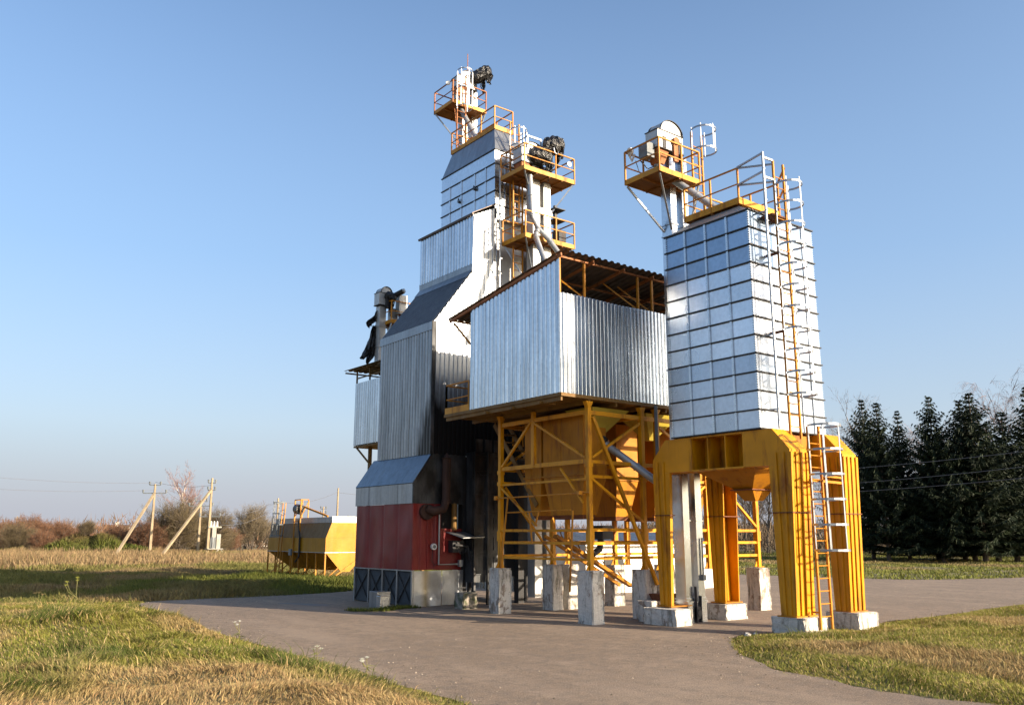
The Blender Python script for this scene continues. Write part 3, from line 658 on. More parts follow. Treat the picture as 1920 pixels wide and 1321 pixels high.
br((16.57, 22.1, 4.42), (16.57, 20.62, 5.7)); br((16.57, 20.48, 5.65), (16.57, 18.2, 4.45)); br((16.57, 22.1, 3.75), (16.57, 20.4, 2.6), .06); br((16.5, 19.2, 4.2), (16.5, 18.25, 3.2), .05)
br((16.72, 18.04, 5.6), (18.9, 17.82, .95), .09)                     # long raking strut down to the streaked pier
br((16.68, 18.07, 4.45), (18.62, 18.07, 5.55)); br((16.68, 18.07, 3.85), (18.65, 18.07, 2.7)); br((19.45, 18.07, 5.5), (21.4, 18.07, 4.4)); br((19.45, 18.07, 2.7), (21.4, 18.07, 3.8)); br((22.2, 18.07, 3.9), (23.85, 18.07, 2.6)); br((22.2, 18.07, 4.4), (23.85, 18.07, 5.6)); br((16.7, 22.17, 4.42), (18.6, 22.17, 5.6)); br((19.45, 22.17, 4.4), (21.4, 22.17, 5.6)); br((18.65, 22.17, 1.7), (16.75, 22.17, 3.8), .06)
# gate linkage on the left side
m = MB().tube([(16.45, 22.3, 3.45), (16.45, 17.95, 3.47)], .022, 8); m.box(16.3, 16.52, 18.2, 18.3, 3.42, 3.52); m.box(16.4, 16.5, 22.2, 22.3, 3.4, 3.52)
for y, ya, za in ((21.6, 22.0, .95), (20.55, 20.4, 2.1), (20.1, 20.25, 2.6), (18.6, 18.75, .8)): m.beam((16.42, y, 3.46 if y > 21 else 3.0), (16.4, ya, za), .04)
m.tube([(16.42, 21.7, 3.0), (16.42, 18.7, 3.02)], .02, 6); m.build('gate_linkage', 'rail_paint', sh)
# storage hoppers under the floor
def hopper(x0, x1, y0, y1):
    m = B(x0, x1, y0, y1, 4.05, 5.8); m.frustum((x0 + .12, x1 - .22, y0 + .22, y1 - .22), 2.9, (x0, x1, y0, y1), 4.02); m.box(x0 - .04, x1 + .04, y0 - .04, y1 + .04, 4.02, 4.06)
    m.box(x0 - .012, x0 + .01, (y0 + y1) / 2 + .08, (y0 + y1) / 2 + .11, 4.08, 5.8)
    h = m.build('hopper_bin', 'old_yellow_paint', sh)
    MB().frustum((x0 + .2, x1 - .3, y0 + .3, y1 - .3), 2.78, (x0 + .14, x1 - .24, y0 + .24, y1 - .24), 2.9).build('outlet', 'rust_steel', h)
hopper(16.95, 17.85, 18.7, 20.52); hopper(16.95, 17.85, 20.62, 21.42)
for a, b in ((19.55, 20.5), (21.3, 22.25), (23.0, 23.9)): hopper(a, b, 20.02, 21.9)
for x, y in ((17.75, 18.95), (19.95, 18.95), (22.2, 18.95)):
    c = MB().frustum((x - .1, x + .1, y - .1, y + .1), 5.2, (x - .75, x + .75, y - .6, y + .6), 5.95).build('floor_outlet', 'green_yellow_paint', sh)
o = spout(sh, [(17.72, 18.9, 5.2), (17.8, 18.75, 4.98), (19.0, 17.3, 3.55)], .11, 'grey_pipe', 'transfer_pipe')
m = MB().tube([(17.72, 18.92, 5.22), (17.76, 18.84, 5.1), (17.83, 18.72, 4.95)], .17, 12); m.tube([(18.95, 17.36, 3.6), (19.15, 17.15, 3.3), (19.25, 17.05, 3.0)], .16, 12); m.build('pipe_sleeve', 'black_plastic', sh)
MB().tube([(19.05, 17.8, 6.1), (19.0, 17.75, 4.6), (18.98, 17.7, 2.9)], .05, 8).build('drain_pipe', 'insulator_grey', sh)
# machinery beneath: conveyors, stairs
m = MB()
for k in range(9): m.box(17.0, 17.6, 22.9 - .22 * k, 23.1 - .22 * k, 5.8 - .27 * k, 5.83 - .27 * k)
m.beam((17.0, 23.1, 5.9), (17.0, 20.9, 3.2), .04, .16); m.beam((17.6, 23.1, 5.9), (17.6, 20.9, 3.2), .04, .16); m.build('stairs', 'brown_or_shaded_yellow', sh)
m = MB(); m.beam((17.3, 20.4, 2.3), (21.2, 21.2, .7), .16, .1); m.beam((17.3, 20.9, 2.3), (21.2, 21.7, .7), .06, .1)
for k in range(8): m.beam((17.6 + .45 * k, 20.4 + .1 * k, 2.2 - .18 * k), (17.9 + .45 * k, 20.9 + .1 * k, 2.45 - .19 * k), .03)
m.build('conveyor', 'old_yellow_paint', sh)
m = B(19.05, 19.5, 20.2, 20.7, 2.2, 2.62); m.tube([(19.2, 20.45, 2.2), (19.1, 20.4, 1.9), (18.7, 20.3, 1.75)], .1, 10); m.build('dust_valve', 'dark_steel', sh)

# ------------------------------------------------------------------ stepped dryer tower
tw = thing('grain_dryer_tower', 'tall stepped silver corrugated dryer tower with soot-black side and dark red base', 'grain dryer', (17.5, 27.5, 0))
TY0, TY1 = 25.65, 29.45
# base: posts and screens on the left side, dented sheets in front
m = MB()
for y in (25.66, 26.62, 27.62, 28.62, 29.68): m.box(15.49, 15.57, y - .04, y + .04, 0, 1.16)
m.box(15.48, 15.58, TY0, 29.72, 1.15, 1.19); m.build('base_post', 'weathered_sheet', tw)
m = MB()
for a, b in ((25.70, 26.58), (26.66, 27.58), (27.66, 28.58), (28.66, 29.64)): m.box(15.53, 15.55, a, b, .03, 1.15)
m.build('base_screen', 'mesh_screen', tw)
m = MB()
for a, b in ((25.70, 26.58), (26.66, 27.58), (27.66, 28.58), (28.66, 29.64)): m.beam((15.51, a, .1), (15.51, b, 1.1), .025); m.beam((15.515, a, 1.1), (15.515, b, .1), .025)
m.build('base_brace', 'dark_steel', tw)
me_ = MB()
nxs = 14
for (xa, xb) in ((15.58, 16.66), (16.69, 17.52)):
    vs = []; fs = []
    for i in range(nxs + 1):
        for k in range(9):
            x = xa + (xb - xa) * i / nxs; z = .02 + 1.14 * k / 8; vs.append((x, 25.62 + .025 * math.sin(5 * x + 2 * z) * math.sin(3 * z + 1) - (.05 * math.exp(-((x - 16.15) / .3) ** 2 - (z / .15) ** 2)), z))
    for i in range(nxs):
        for k in range(8): a = i * 9 + k; fs.append((a, a + 9, a + 10, a + 1))
    me_.add(vs, fs)
me_.build('base_sheet', 'dented_sheet', tw, smooth=True)
# red panels, slightly buckled
vs = []; fs = []; n = 60; red = MB()
def redwall(P):
    vs = []; fs = []
    for i in range(n + 1):
        for k in range(15):
            f = i / n; z = 1.19 + 2.19 * k / 14; seam = abs(((f * 4) % 1) - .5) * 2
            d = (float(vnoise(f * 4.6, z, 1.3, 91)) - .5) * .06 * (1 - seam ** 5) + (float(vnoise(f * 5, z, 3.0, 92)) - .5) * .012 - .015 * (seam > .97)
            vs.append(P(f, z, d))
    for i in range(n):
        for k in range(14): a = i * 15 + k; fs.append((a, a + 15, a + 16, a + 1))
    red.add(vs, fs)
redwall(lambda f, z, d: (15.5 - d, 25.65 + 4.05 * f, z)); redwall(lambda f, z, d: (15.5 + 1.12 * f, 25.65 - d, z))
red.build('red_wall', 'red_paint', tw, smooth=True)
B(16.62, 17.5, 25.7, 26.0, 1.17, 2.55).build('red_wall', 'red_paint', tw)
B(16.62, 17.52, 26.0, 29.6, 1.17, 5.0).build('casing_or_filler', 'dark_steel', tw)
B(15.52, 17.5, 29.66, 29.72, 0, 3.4).build('rear_wall', 'dark_corrugated', tw)
# grey band, sloping skirt roof
m = MB()
for k in range(4): y0 = 25.65 + k * 1.025; m.box(15.47 - .004 * (k % 2), 15.5, y0 + .006, y0 + 1.019, 3.385, 4.09)
m.build('band_sheet', 'weathered_sheet', tw)
B(15.47, 17.52, 25.62, 25.68, 3.385, 4.09).build('band_sheet', 'soot_sheet', tw)
m = MB()
for k in range(5):
    a = 25.63 + k * .822; m.add([(15.44, a, 4.07), (15.44, a + .815, 4.07), (16.17, a + .815, 5.1), (16.17, a, 5.1), (15.46, a, 4.05), (15.46, a + .815, 4.05), (16.2, a + .815, 5.08), (16.2, a, 5.08)], [(0, 1, 2, 3), (4, 5, 6, 7), (0, 1, 5, 4), (2, 3, 7, 6), (0, 3, 7, 4), (1, 2, 6, 5)])
m.build('skirt_roof', 'blue_sheet', tw)
MB().prism([(15.47, 4.09), (17.52, 4.09), (17.6, 5.1), (16.17, 5.1)], 'Y', 25.63, 25.68).build('skirt_side', 'soot_sheet', tw)
# lower corrugated block
MB().corr((16.18, TY1, 0), (0, -1, 0), TY1 - TY0, lambda t: (0, 0, 6.02), lambda t: (0, 0, 9.62), (-1, 0, 0), .19, .035).build('left_wall', 'edge_soot_corrugated', tw)
MB().corr((16.165, TY1, 0), (0, -1, 0), TY1 - TY0, lambda t: (0, 0, 5.08), lambda t: (0, 0, 6.06), (-1, 0, 0), .19, .035).build('left_wall', 'edge_soot_corrugated', tw)
B(16.13, 16.19, TY0, TY1 + .03, 9.5, 9.8).build('flashing', 'weathered_sheet', tw)
def slope(t): return (1.67 * t, 0, 2.2 * t)
MB().corr((16.15, TY1, 9.78), (0, -1, 0), TY1 - TY0, lambda t: (0, 0, 0), lambda t: (1.70, 0, 2.22), (-.8, 0, .6), .15, .02).build('slope_roof', 'dark_corrugated', tw)
MB().add([(17.6, TY1, 11.72), (17.6, TY0, 11.72), (17.85, TY0, 12.05), (17.85, TY1, 12.05), (17.84, TY0, 12.3), (17.84, TY1, 12.3)], [(0, 1, 2, 3), (3, 2, 4, 5)]).build('flashing', 'weathered_sheet', tw)
MB().corr((17.86, TY1, 0), (0, -1, 0), TY1 - TY0, lambda t: (0, 0, 12.25), lambda t: (0, 0, 14.2), (-1, 0, 0), .19, .035).build('upper_left_wall', 'corrugated', tw)
# front (-Y) face following the steps
def ftop(x): return 9.8 + (x - 16.18) * 1.317 if x < 17.86 else 14.2 + (x - 17.86) * .5 if x < 18.95 else 14.7
MB().corr((16.18, TY0, 0), (1, 0, 0), 2.78, lambda t: (0, 0, 5.08), lambda t: (0, 0, ftop(16.18 + t) - .01), (0, -1, 0), .19, .032).build('front_wall', 'sooty_corrugated', tw)
MB().corr((18.96, TY0 + .02, 0), (1, 0, 0), 1.5, lambda t: (0, 0, 5.08), lambda t: (0, 0, 11.2), (0, -1, 0), .19, .032).build('front_wall', 'sooty_corrugated', tw)
B(16.1, 16.24, TY0 - .04, TY0 + .0, 5.1, 9.8).build('corner_trim', 'soot_sheet', tw)
m = MB().beam((17.8, TY0 - .06, 14.2), (17.8, TY1 + .05, 14.2), .06, .05); m.add([(17.76, TY1 + .05, 14.22), (17.76, TY0 - .05, 14.22), (18.9, TY0 - .05, 14.86), (18.9, TY1 + .05, 14.86), (17.76, TY1 + .05, 14.25), (17.76, TY0 - .05, 14.25), (18.9, TY0 - .05, 14.89), (18.9, TY1 + .05, 14.89)], [(0, 1, 2, 3), (4, 5, 6, 7), (0, 1, 5, 4), (1, 2, 6, 5), (0, 3, 7, 4)]); m.build('lean_to_roof', 'brown_roof', tw)
B(17.9, 20.45, TY0 + .2, TY1 - .02, 5.1, 14.3).build('casing_or_filler', 'white_sheet', tw)
MB().corr((20.46, TY0, 0), (0, 1, 0), TY1 - TY0, lambda t: (0, 0, .3), lambda t: (0, 0, 14.5), (1, 0, 0), .19, .03).build('right_wall', 'corrugated', tw)
# panelled dryer shaft beside the burner
m = B(17.62, 18.9, 25.2, 25.6, .75, 5.2)
for k in range(7):
    z = 1.0 + k * .68; m.box(17.6, 18.92, 25.16, 25.2, z, z + .05)
    for j in range(3): m.box(17.72 + j * .4, 18.02 + j * .4, 25.17, 25.2, z + .14, z + .58)
for x in (17.64, 18.2, 18.85): m.beam((x, 25.1, 0), (x, 25.1, 5.2), .07)
m.build('dryer_shaft', 'soot_sheet', tw)
m = B(19.2, 20.4, 25.4, 25.62, .9, 5.1); m.box(19.4, 19.65, 24.9, 25.15, 0, 5); m.build('dryer_shaft', 'dark_steel', tw)
# upper panelled bin
UX0, UX1 = 18.85, 20.42
ub = B(UX0, UX1, TY0, TY1, 14.28, 17.15).build('upper_bin', 'galvanised', tw)
m = MB()
for z in (17.15, 16.56, 15.98, 15.42, 14.85):
    for x in (UX0, UX1): m.box(x - .035, x + .035, TY0 - .035, TY1 + .035, z - .016, z + .016)
    m.box(UX0 + .035, UX1 - .035, TY0 - .035, TY0 + .03, z - .016, z + .016)
m.cur = 1
for z0, z1 in ((15.998, 16.544), (15.436, 15.964), (14.866, 15.404)):
    for y in (26.25, 27.0, 27.95, 28.8): m.box(UX0 - .03, UX0 - .002, y - .035, y + .035, z0, z1)
    for x in (19.35, 19.9): m.box(x - .03, x + .03, TY0 - .03, TY0 - .002, z0, z1)
m.build('panel_flange', ['dark_steel', 'galvanised'], ub)
m = MB()
for y, z in ((28.05, 15.75), (26.95, 15.95)):
    m.tube([(18.78, y + .07, z - .06), (18.76, y, z + .07), (18.78, y - .07, z - .06)], .022, 6); m.tube([(18.85, y, z - .08), (18.75, y, z - .08)], .05, 8)
m.build('hatch_ring', 'black_plastic', ub)
m = MB(); a = (UX0, UX1, TY0, TY1); m.frustum(a, 17.168, (19.2, 20.08, 26.17, 29.22), 18.3); m.build('hip_roof', 'weathered_sheet', tw)
platform(tw, 19.18, 20.1, 26.14, 29.25, 18.3, 1.0, .18, 'xyYX', (.35, .7))
ladder(tw, (19.72, 25.52, 14.5), (19.72, 25.52, 18.45), (1, 0, 0), .44, cage=((0, -1, 0), 17.3, 18.05, .34, .7), name='ladder')
# chimney, canopy, gauge, pipes of the burner
m = MB().tube([(16.0, 25.5, 3.2), (16.12, 25.34, 3.12), (16.5, 25.34, 3.2), (16.62, 25.36, 3.45), (16.64, 25.38, 4.95)], .15, 12); m.tube([(16.64, 25.38, 4.93), (16.64, 25.38, 4.96), (16.64, 25.38, 5.12)], .22, 12, .01); m.tube([(16.64, 25.38, 3.4), (16.64, 25.38, 3.5)], .18, 12); m.tube([(15.98, 25.5, 3.1), (15.98, 25.64, 3.1)], .26, 14)
m.build('chimney_flue', 'dark_rust', tw, smooth=True)
MB().tube([(17.05, 25.5, 2.5), (17.05, 25.5, 3.4)], .09, 10).build('burner_pipe', 'brown_or_shaded_yellow', tw)
MB().add([(16.85, 25.68, 2.42), (17.75, 25.68, 2.42), (18.0, 25.0, 2.25), (17.1, 25.0, 2.22), (16.85, 25.68, 2.45), (17.75, 25.68, 2.45), (18.0, 25.0, 2.28), (17.1, 25.0, 2.25)], [(0, 1, 2, 3), (4, 5, 6, 7), (0, 1, 5, 4), (1, 2, 6, 5), (2, 3, 7, 6), (3, 0, 4, 7)]).build('canopy', 'weathered_sheet', tw)
m = B(16.95, 17.4, 25.4, 25.68, 1.75, 2.15); m.tube([(17.0, 25.35, 2.0), (17.5, 25.3, 1.95), (17.6, 25.3, 1.5)], .05, 8); m.tube([(17.1, 25.36, 2.1), (17.2, 25.3, 1.7), (17.4, 25.3, 1.75), (17.5, 25.35, 2.0)], .02, 6); m.build('burner_valve', 'dark_steel', tw)
m = MB().tube([(16.3, 25.55, 1.95), (16.3, 25.63, 1.95)], .105, 20); g = m.build('gauge', 'white_paint', tw); MB().tube([(16.3, 25.535, 1.95), (16.3, 25.555, 1.95)], .06, 16).build('dial', 'insulator_grey', g); MB().tube([(16.27, 25.6, 1.85), (16.25, 25.6, 1.5), (16.34, 25.6, 1.32), (16.45, 25.6, 1.38)], .012, 5).build('hose', 'black_plastic', g)
m = MB().tube([(16.5, 25.57, 3.2), (16.5, 25.57, 1.36), (17.35, 25.57, 1.36)], .03, 8); m.box(17.3, 17.45, 25.5, 25.6, 1.28, 1.5); m.build('conduit', 'grey_pipe', tw)
m = MB()
for k in range(3): m.tube([(17.55 + .05 * k, 25.2, 1.8), (17.62 + .06 * k, 25.15, 1.0 + .1 * k), (17.6 + .03 * k, 25.2, .3)], .02, 6)
m.build('cable', 'black_plastic', tw)
B(17.53, 17.72, 25.7, 25.95, .1, 5.05).build('casing_or_filler', 'dark_steel', tw)  # dark filler added to stop sunlight showing through the gap beside the shaft
for x, y in ((20.35, 25.72), (20.35, 29.3)): B(x - .06, x + .06, y - .06, y + .06, 0, 5.1).build('frame_post', 'dark_steel', tw)

# top elevator behind the tower
el2 = thing('bucket_elevator', 'tallest bucket elevator at the tower top with thin mast and caged orange ladder', 'grain elevator', (20.3, 29.8, 0), 'bucket elevators')
for x in (19.98, 20.5): trunk(el2, x, x + .26, 29.62, 29.95, .2, 21.9, (18.6, 19.6, 20.4))
head(el2, 19.62, 20.62, 29.45, 30.0, 21.85, 22.32, 22.66)
MB().frustum((19.55, 19.8, 29.55, 29.85), 21.4, (19.62, 20.0, 29.48, 29.95), 21.85).build('discharge_boot', 'rusty_rail', el2)
platform(el2, 19.04, 20.8, 29.0, 30.47, 20.62, 1.05, .16, 'xyYX', (), 'rusty_rail', braces=[((19.06, 30.4, 20.6), (19.98, 29.9, 19.3)), ((20.78, 29.05, 20.6), (20.7, 29.64, 19.4))])
spout(el2, [(19.66, 29.7, 21.4), (19.66, 29.5, 20.9), (19.72, 28.0, 18.55)], .11)
wrapped(el2, (20.35, 29.4, 22.3), (21.02, 28.95, 22.85), .27, seed=3, tails=5)
ladder(el2, (19.42, 28.9, 18.5), (19.42, 28.9, 22.0), (1, 0, 0), .44, mat='rusty_rail', cage=((0, -1, 0), 20.3, 22.02, .34, .85), cage_mat='rail_steel')
MB().tube([(20.2, 29.6, 22.6), (20.2, 29.6, 23.6)], .018, 6).build('mast', 'rusty_rail', el2)
MB().tube([(18.98, 29.3, 21.6), (18.94, 29.25, 21.62)], .1, 14).build('work_lamp', 'white_paint', el2)
m = MB().tube([(19.2, 29.1, 20.4), (19.25, 29.0, 19.5), (19.3, 28.9, 18.6)], .02, 6); m.tube([(19.6, 29.4, 20.5), (19.9, 28.9, 18.5)], .03, 6); m.build('stay', 'rusty_rail', el2)

# twin-platform elevator on the tower's right
el3 = thing('bucket_elevator', 'bucket elevator with two stacked yellow platforms and a black-wrapped motor beside the tower', 'grain elevator', (20.2, 24.8, 0), 'bucket elevators')
for x in (19.82, 20.36): trunk(el3, x, x + .34, 24.5, 24.9, .2, 16.4, (4, 7, 10, 11.6, 14.55, 15.6))
B(19.78, 20.74, 24.46, 24.94, 14.42, 14.66).build('trunk_tie', 'white_sheet', el3)
head(el3, 19.25, 20.3, 24.45, 25.0, 16.35, 16.95, 17.25)
MB().frustum((19.28, 19.55, 24.5, 24.85), 16.0, (19.26, 19.7, 24.48, 24.98), 16.35).build('discharge_boot', 'rusty_rail', el3)
pl = dict(mat='rail_paint')
platform(el3, 18.95, 21.45, 23.93, 25.4, 15.75, 1.05, .17, 'xyXY', (.62,), braces=[((19.0, 23.98, 15.72), (19.85, 24.52, 14.6)), ((21.4, 23.98, 15.72), (20.68, 24.52, 14.5)), ((21.4, 25.3, 15.72), (20.68, 24.86, 14.9))])
platform(el3, 19.05, 21.46, 24.0, 25.4, 13.12, 1.05, .17, 'xyXY', (.62,), braces=[((19.1, 24.05, 13.1), (19.86, 24.52, 11.6)), ((19.1, 25.35, 13.1), (19.86, 24.86, 11.6)), ((21.4, 24.05, 13.1), (20.68, 24.52, 11.8))])
wrapped(el3, (20.2, 24.35, 17.15), (20.98, 23.95, 17.28), .32, seed=5, tails=7); wrapped(el3, (19.62, 24.42, 16.75), (20.5, 24.15, 16.6), .30, seed=6, tails=6)
m = B(19.48, 20.2, 24.4, 24.46, 17.4, 17.46); m.beam((19.51, 24.43, 16.6), (19.51, 24.43, 17.44), .05); m.beam((20.17, 24.43, 17.0), (20.17, 24.43, 17.44), .05); m.beam((19.51, 24.43, 17.42), (19.51, 24.95, 17.42), .04); m.build('motor_frame', 'rail_steel', el3)
MB().tube([(21.15, 23.9, 16.5), (21.15, 23.86, 16.5)], .11, 14).build('work_lamp', 'white_paint', el3)
m = MB().tube([(20.35, 23.86, 16.95), (20.38, 23.84, 16.75), (20.5, 23.84, 16.72), (20.58, 23.86, 16.85)], .025, 6); m.build('cable', 'rail_steel', el3)
spout(el3, [(19.42, 24.6, 16.0), (19.42, 24.2, 15.7), (19.42, 24.05, 14.0)], .11); spout(el3, [(19.42, 24.05, 14.0), (19.62, 23.96, 13.55), (19.45, 23.9, 13.2), (19.1, 22.2, 10.3)], .1); spout(el3, [(19.62, 23.96, 13.55), (20.0, 23.75, 13.1), (20.85, 22.1, 10.3)], .1)
ladder(el3, (19.55, 25.1, 13.2), (19.55, 25.1, 15.8), (1, 0, 0), .45); ladder(el3, (19.55, 25.1, 5.5), (19.55, 25.1, 13.1), (1, 0, 0), .45)
m = B(21.0, 21.12, 24.6, 24.7, 13.3, 15.0)
for z in (14.3, 14.75): m.box(20.75, 21.3, 24.3, 24.9, z, z + .03)
m.box(20.95, 21.3, 24.3, 24.7, 13.45, 13.9); m.build('cable_tray', 'dark_steel', el3)
m = MB().tube([(18.93, 25.42, 16.3), (18.93, 25.42, 10.0)], .03, 6)
for z in np.arange(10.2, 16.3, .6): m.box(18.9, 19.0, 25.36, 25.48, z, z + .03)
m.build('cable_post', 'rail_steel', el3)
# ------------------------------------------------------------------ rear annex with its own elevator
an = thing('raised_annex', 'small raised corrugated bin house with open gap under its roof, left behind the tower', 'storehouse', (20, 33, 0))
AX0, AX1, AY0, AY1 = 17.92, 24.5, 30.6, 34.85
MB().corr((AX0, AY1, 0), (0, -1, 0), AY1 - AY0, lambda t: (0, 0, 6.2), lambda t: (0, 0, 8.96), (-1, 0, 0), .2, .035).build('side_wall', 'corrugated', an)
MB().corr((AX1, AY1, 0), (-1, 0, 0), AX1 - AX0, lambda t: (0, 0, 6.2), lambda t: (0, 0, 8.96), (0, 1, 0), .2, .035).build('rear_wall', 'corrugated', an)
MB().corr((AX1, AY0, 0), (0, 1, 0), AY1 - AY0, lambda t: (0, 0, 6.2), lambda t: (0, 0, 9.5), (1, 0, 0), .2, .035).build('side_wall', 'corrugated', an)
MB().corr((AX0, AY0, 0), (1, 0, 0), AX1 - AX0, lambda t: (0, 0, 6.2), lambda t: (0, 0, 9.5), (0, -1, 0), .2, .035).build('front_wall', 'corrugated', an)
MB().corr((AX0 - .2, 0, 0), (1, 0, 0), AX1 - AX0 + .4, lambda t: (0, AY0 - .3, 9.62), lambda t: (0, 35.7, 9.66), (0, 0, 1), .26, .05).build('roof', 'brown_roof', an)
m = MB()
for y in (31, 32.5, 33.6, 34.8, 35.6): m.beam((AX0 - .15, y, 9.55), (AX1, y, 9.6), .06, .06)
for y in (31.2, 32.4, 33.6, 34.8): m.beam((AX0 + .03, y, 6.2), (AX0 + .03, y, 9.55), .06)
m.beam((AX0 + .03, 31, 9.2), (AX0 + .03, 34.8, 9.2), .05); m.build('roof_frame', 'brown_or_shaded_yellow', an)
B(AX0, AX1, AY0, AY1, 6.1, 6.17).build('floor_deck', 'brown_or_shaded_yellow', an)
for x in (18.4, 21.2, 24.0):
    for y in (31.0, 34.2): MB().beam((x, y, 0), (x, y, 6.1), .13).build('column', 'brown_or_shaded_yellow', an)
for p, q in (((18.0, 34.7, 6.1), (18.35, 31.0, 3.4)), ((18.35, 31.05, 4.0), (18.4, 34.1, 1.2))): MB().beam(p, q, .06).build('brace', 'brown_or_shaded_yellow', an)
el4 = thing('bucket_elevator', 'low bucket elevator left of the tower with torn black sheet hanging from its platform', 'grain elevator', (18.4, 33.2, 0), 'bucket elevators')
for x in (18.0, 18.6): trunk(el4, x, x + .32, 33.0, 33.35, 9.65, 12.2, (10.4, 11.3))
head(el4, 17.9, 18.55, 32.9, 33.35, 12.25, 12.8, 13.1)
B(18.75, 19.15, 32.6, 32.95, 11.9, 12.75).build('discharge_boot', 'white_sheet', el4); MB().tube([(18.95, 32.8, 11.9), (18.95, 32.7, 11.4), (19.05, 32.4, 11.3)], .12, 10).build('spout_pipe', 'rust_steel', el4)
m = MB().tube([(18.35, 32.95, 12.55), (18.75, 32.3, 12.85)], .12, 12); m.box(18.2, 18.5, 32.7, 32.9, 12.1, 12.6); m.build('drive_motor', 'dark_steel', el4); MB().tube([(18.75, 32.3, 12.85), (18.79, 32.24, 12.87)], .10, 12).build('fan_cover', 'white_sheet', el4)
platform(el4, 18.3, 20.0, 32.5, 33.6, 11.4, 1.0, .16, 'xyX', (), braces=[((18.35, 32.55, 11.4), (18.2, 33.1, 9.9))])
def rag(root, rows, seed, org=(17.97, 33.32), n=9):
    """crumpled sheet: rows of (height, left edge, right edge) across the direction u"""
    rnd = random.Random(seed); u = V(.79, -.61, 0); w_ = V(.61, .79, 0); m = MB(); vs = []
    for z, a, b in rows:
        for k in range(n):
            t = a + (b - a) * k / (n - 1); vs.append(V(org[0], org[1], z + rnd.uniform(-.05, .05)) + u * (t + rnd.uniform(-.02, .02)) + w_ * rnd.uniform(-.11, .11))
    R_ = len(rows); m.add(vs, [(i * n + k, i * n + k + 1, (i + 1) * n + k + 1, (i + 1) * n + k) for i in range(R_ - 1) for k in range(n - 1)])
    o = m.build('torn_sheet', 'black_plastic', root); sd = o.modifiers.new('thick', 'SOLIDIFY'); sd.thickness = .012; return o
rag(el4, [(12.0, -.02, .12), (11.85, -.05, .14), (11.7, -.16, .13), (11.6, -.34, .10), (11.5, -.42, -.05), (11.4, -.38, -.16), (11.3, -.3, -.2)], 1)
rag(el4, [(11.35, -.10, .06), (11.1, -.16, .05), (10.85, -.26, .05), (10.6, -.36, .03), (10.35, -.44, .02), (10.15, -.50, -.02), (10.0, -.58, -.26), (9.88, -.62, -.44)], 2)
wrapped(el4, (18.2, 32.9, 12.75), (18.55, 32.55, 12.5), .17, seed=9, tails=5)
rag(el4, [(11.2, -.06, .06), (10.8, -.12, .07), (10.4, -.22, .05), (10.1, -.30, .04), (9.9, -.36, -.02), (9.75, -.36, -.18), (9.68, -.32, -.26)], 3)

# ------------------------------------------------------------------ things lying by the tower
bx = thing('metal_crate', 'dented pale metal crate standing against the screened tower base', 'crate', (14.8, 26.1, 0))
B(14.45, 14.95, 26.05, 26.6, .0, .52).build('body', 'weathered_sheet', bx, bevel=.01); B(14.4, 14.72, 25.75, 26.02, 0, .40).build('side_box', 'galvanised', bx, bevel=.01)
m = MB(); m.beam((14.43, 25.8, .42), (14.43, 25.98, .42), .02); m.build('handle', 'dark_steel', bx)

# ------------------------------------------------------------------ yellow bunker beyond the tower
bk = thing('yellow_grain_bunker', 'long yellow hopper bunker on thin legs far left of the tower, in the grass', 'grain bunker', (22, 47, 0))
KX0, KX1, KY0, KY1 = 20.8, 23.2, 43.2, 50.9
prof = [(KX0, 1.45), (KX0, 2.2), (KX0 + .32, 3.0), (KX1 - .32, 3.0), (KX1, 2.2), (KX1, 1.45), (KX0 + 1.45, .5), (KX0 + .85, .5)]
m = MB().prism([(KX0, 1.46), (KX0, 2.2), (KX1, 2.2), (KX1, 1.46)], 'Y', KY0, KY1); m.build('body', 'bright_yellow_paint', bk)
MB().hexa([(KX0 + .9, KY0 + 1.4, .5), (KX1 - .9, KY0 + 1.4, .5), (KX1 - .9, KY1 - 1.4, .5), (KX0 + .9, KY1 - 1.4, .5)], [(KX0 + .02, KY0 + .02, 1.44), (KX1 - .02, KY0 + .02, 1.44), (KX1 - .02, KY1 - .02, 1.44), (KX0 + .02, KY1 - .02, 1.44)]).build('hopper', 'old_yellow_paint', bk)
MB().prism([(KX0 + .02, 1.44), (KX1 - .02, 1.44), (KX0 + 1.45, .45), (KX0 + .95, .45)], 'Y', KY0 - .01, KY0 + .02).build('end_plate', 'bright_yellow_paint', bk)
MB().prism([(KX0 + .003, 2.203), (KX0 + .32, 3.0), (KX1 - .32, 3.0), (KX1 - .003, 2.203)], 'Y', KY0 + .03, KY1).build('sloping_side', 'brown_or_shaded_yellow', bk); MB().prism([(KX0 + .003, 2.203), (KX0 + .32, 3.0), (KX1 - .32, 3.0), (KX1 - .003, 2.203)], 'Y', KY0, KY0 + .028).build('end_plate', 'bright_yellow_paint', bk)  # shade put into the colour: browner sloping side, brighter yellow on the lit end
m = B(KX0 + .3, KX1 - .3, KY0 + .06, KY1 - .3, 3.0, 3.3); m.build('cover', 'weathered_sheet', bk); B(KX0 + .32, KX1 - .3, KY0 - .02, KY0 + .055, 3.0, 3.33).build('end_board', 'white_paint', bk)
B(KX0 - .04, KX1 + .02, KY0 - .04, KY1 + .02, 1.43, 1.47).build('rim', 'weathered_sheet', bk)
for k in range(8):
    y = KY0 + .03 + k * (KY1 - KY0 - .06) / 7
    MB().beam((KX0 + .02, y, -.1), (KX0 + .02, y, 1.43), .07).build('leg', 'rail_paint', bk); MB().beam((KX0 + .02, y, .03), (KX0 + .9, y, .75), .05).build('strut', 'rail_paint', bk)
for y in (KY0 + .03, KY1 - .05): MB().beam((KX1 - .02, y, -.1), (KX1 - .02, y, 1.43), .07).build('leg', 'rail_paint', bk)
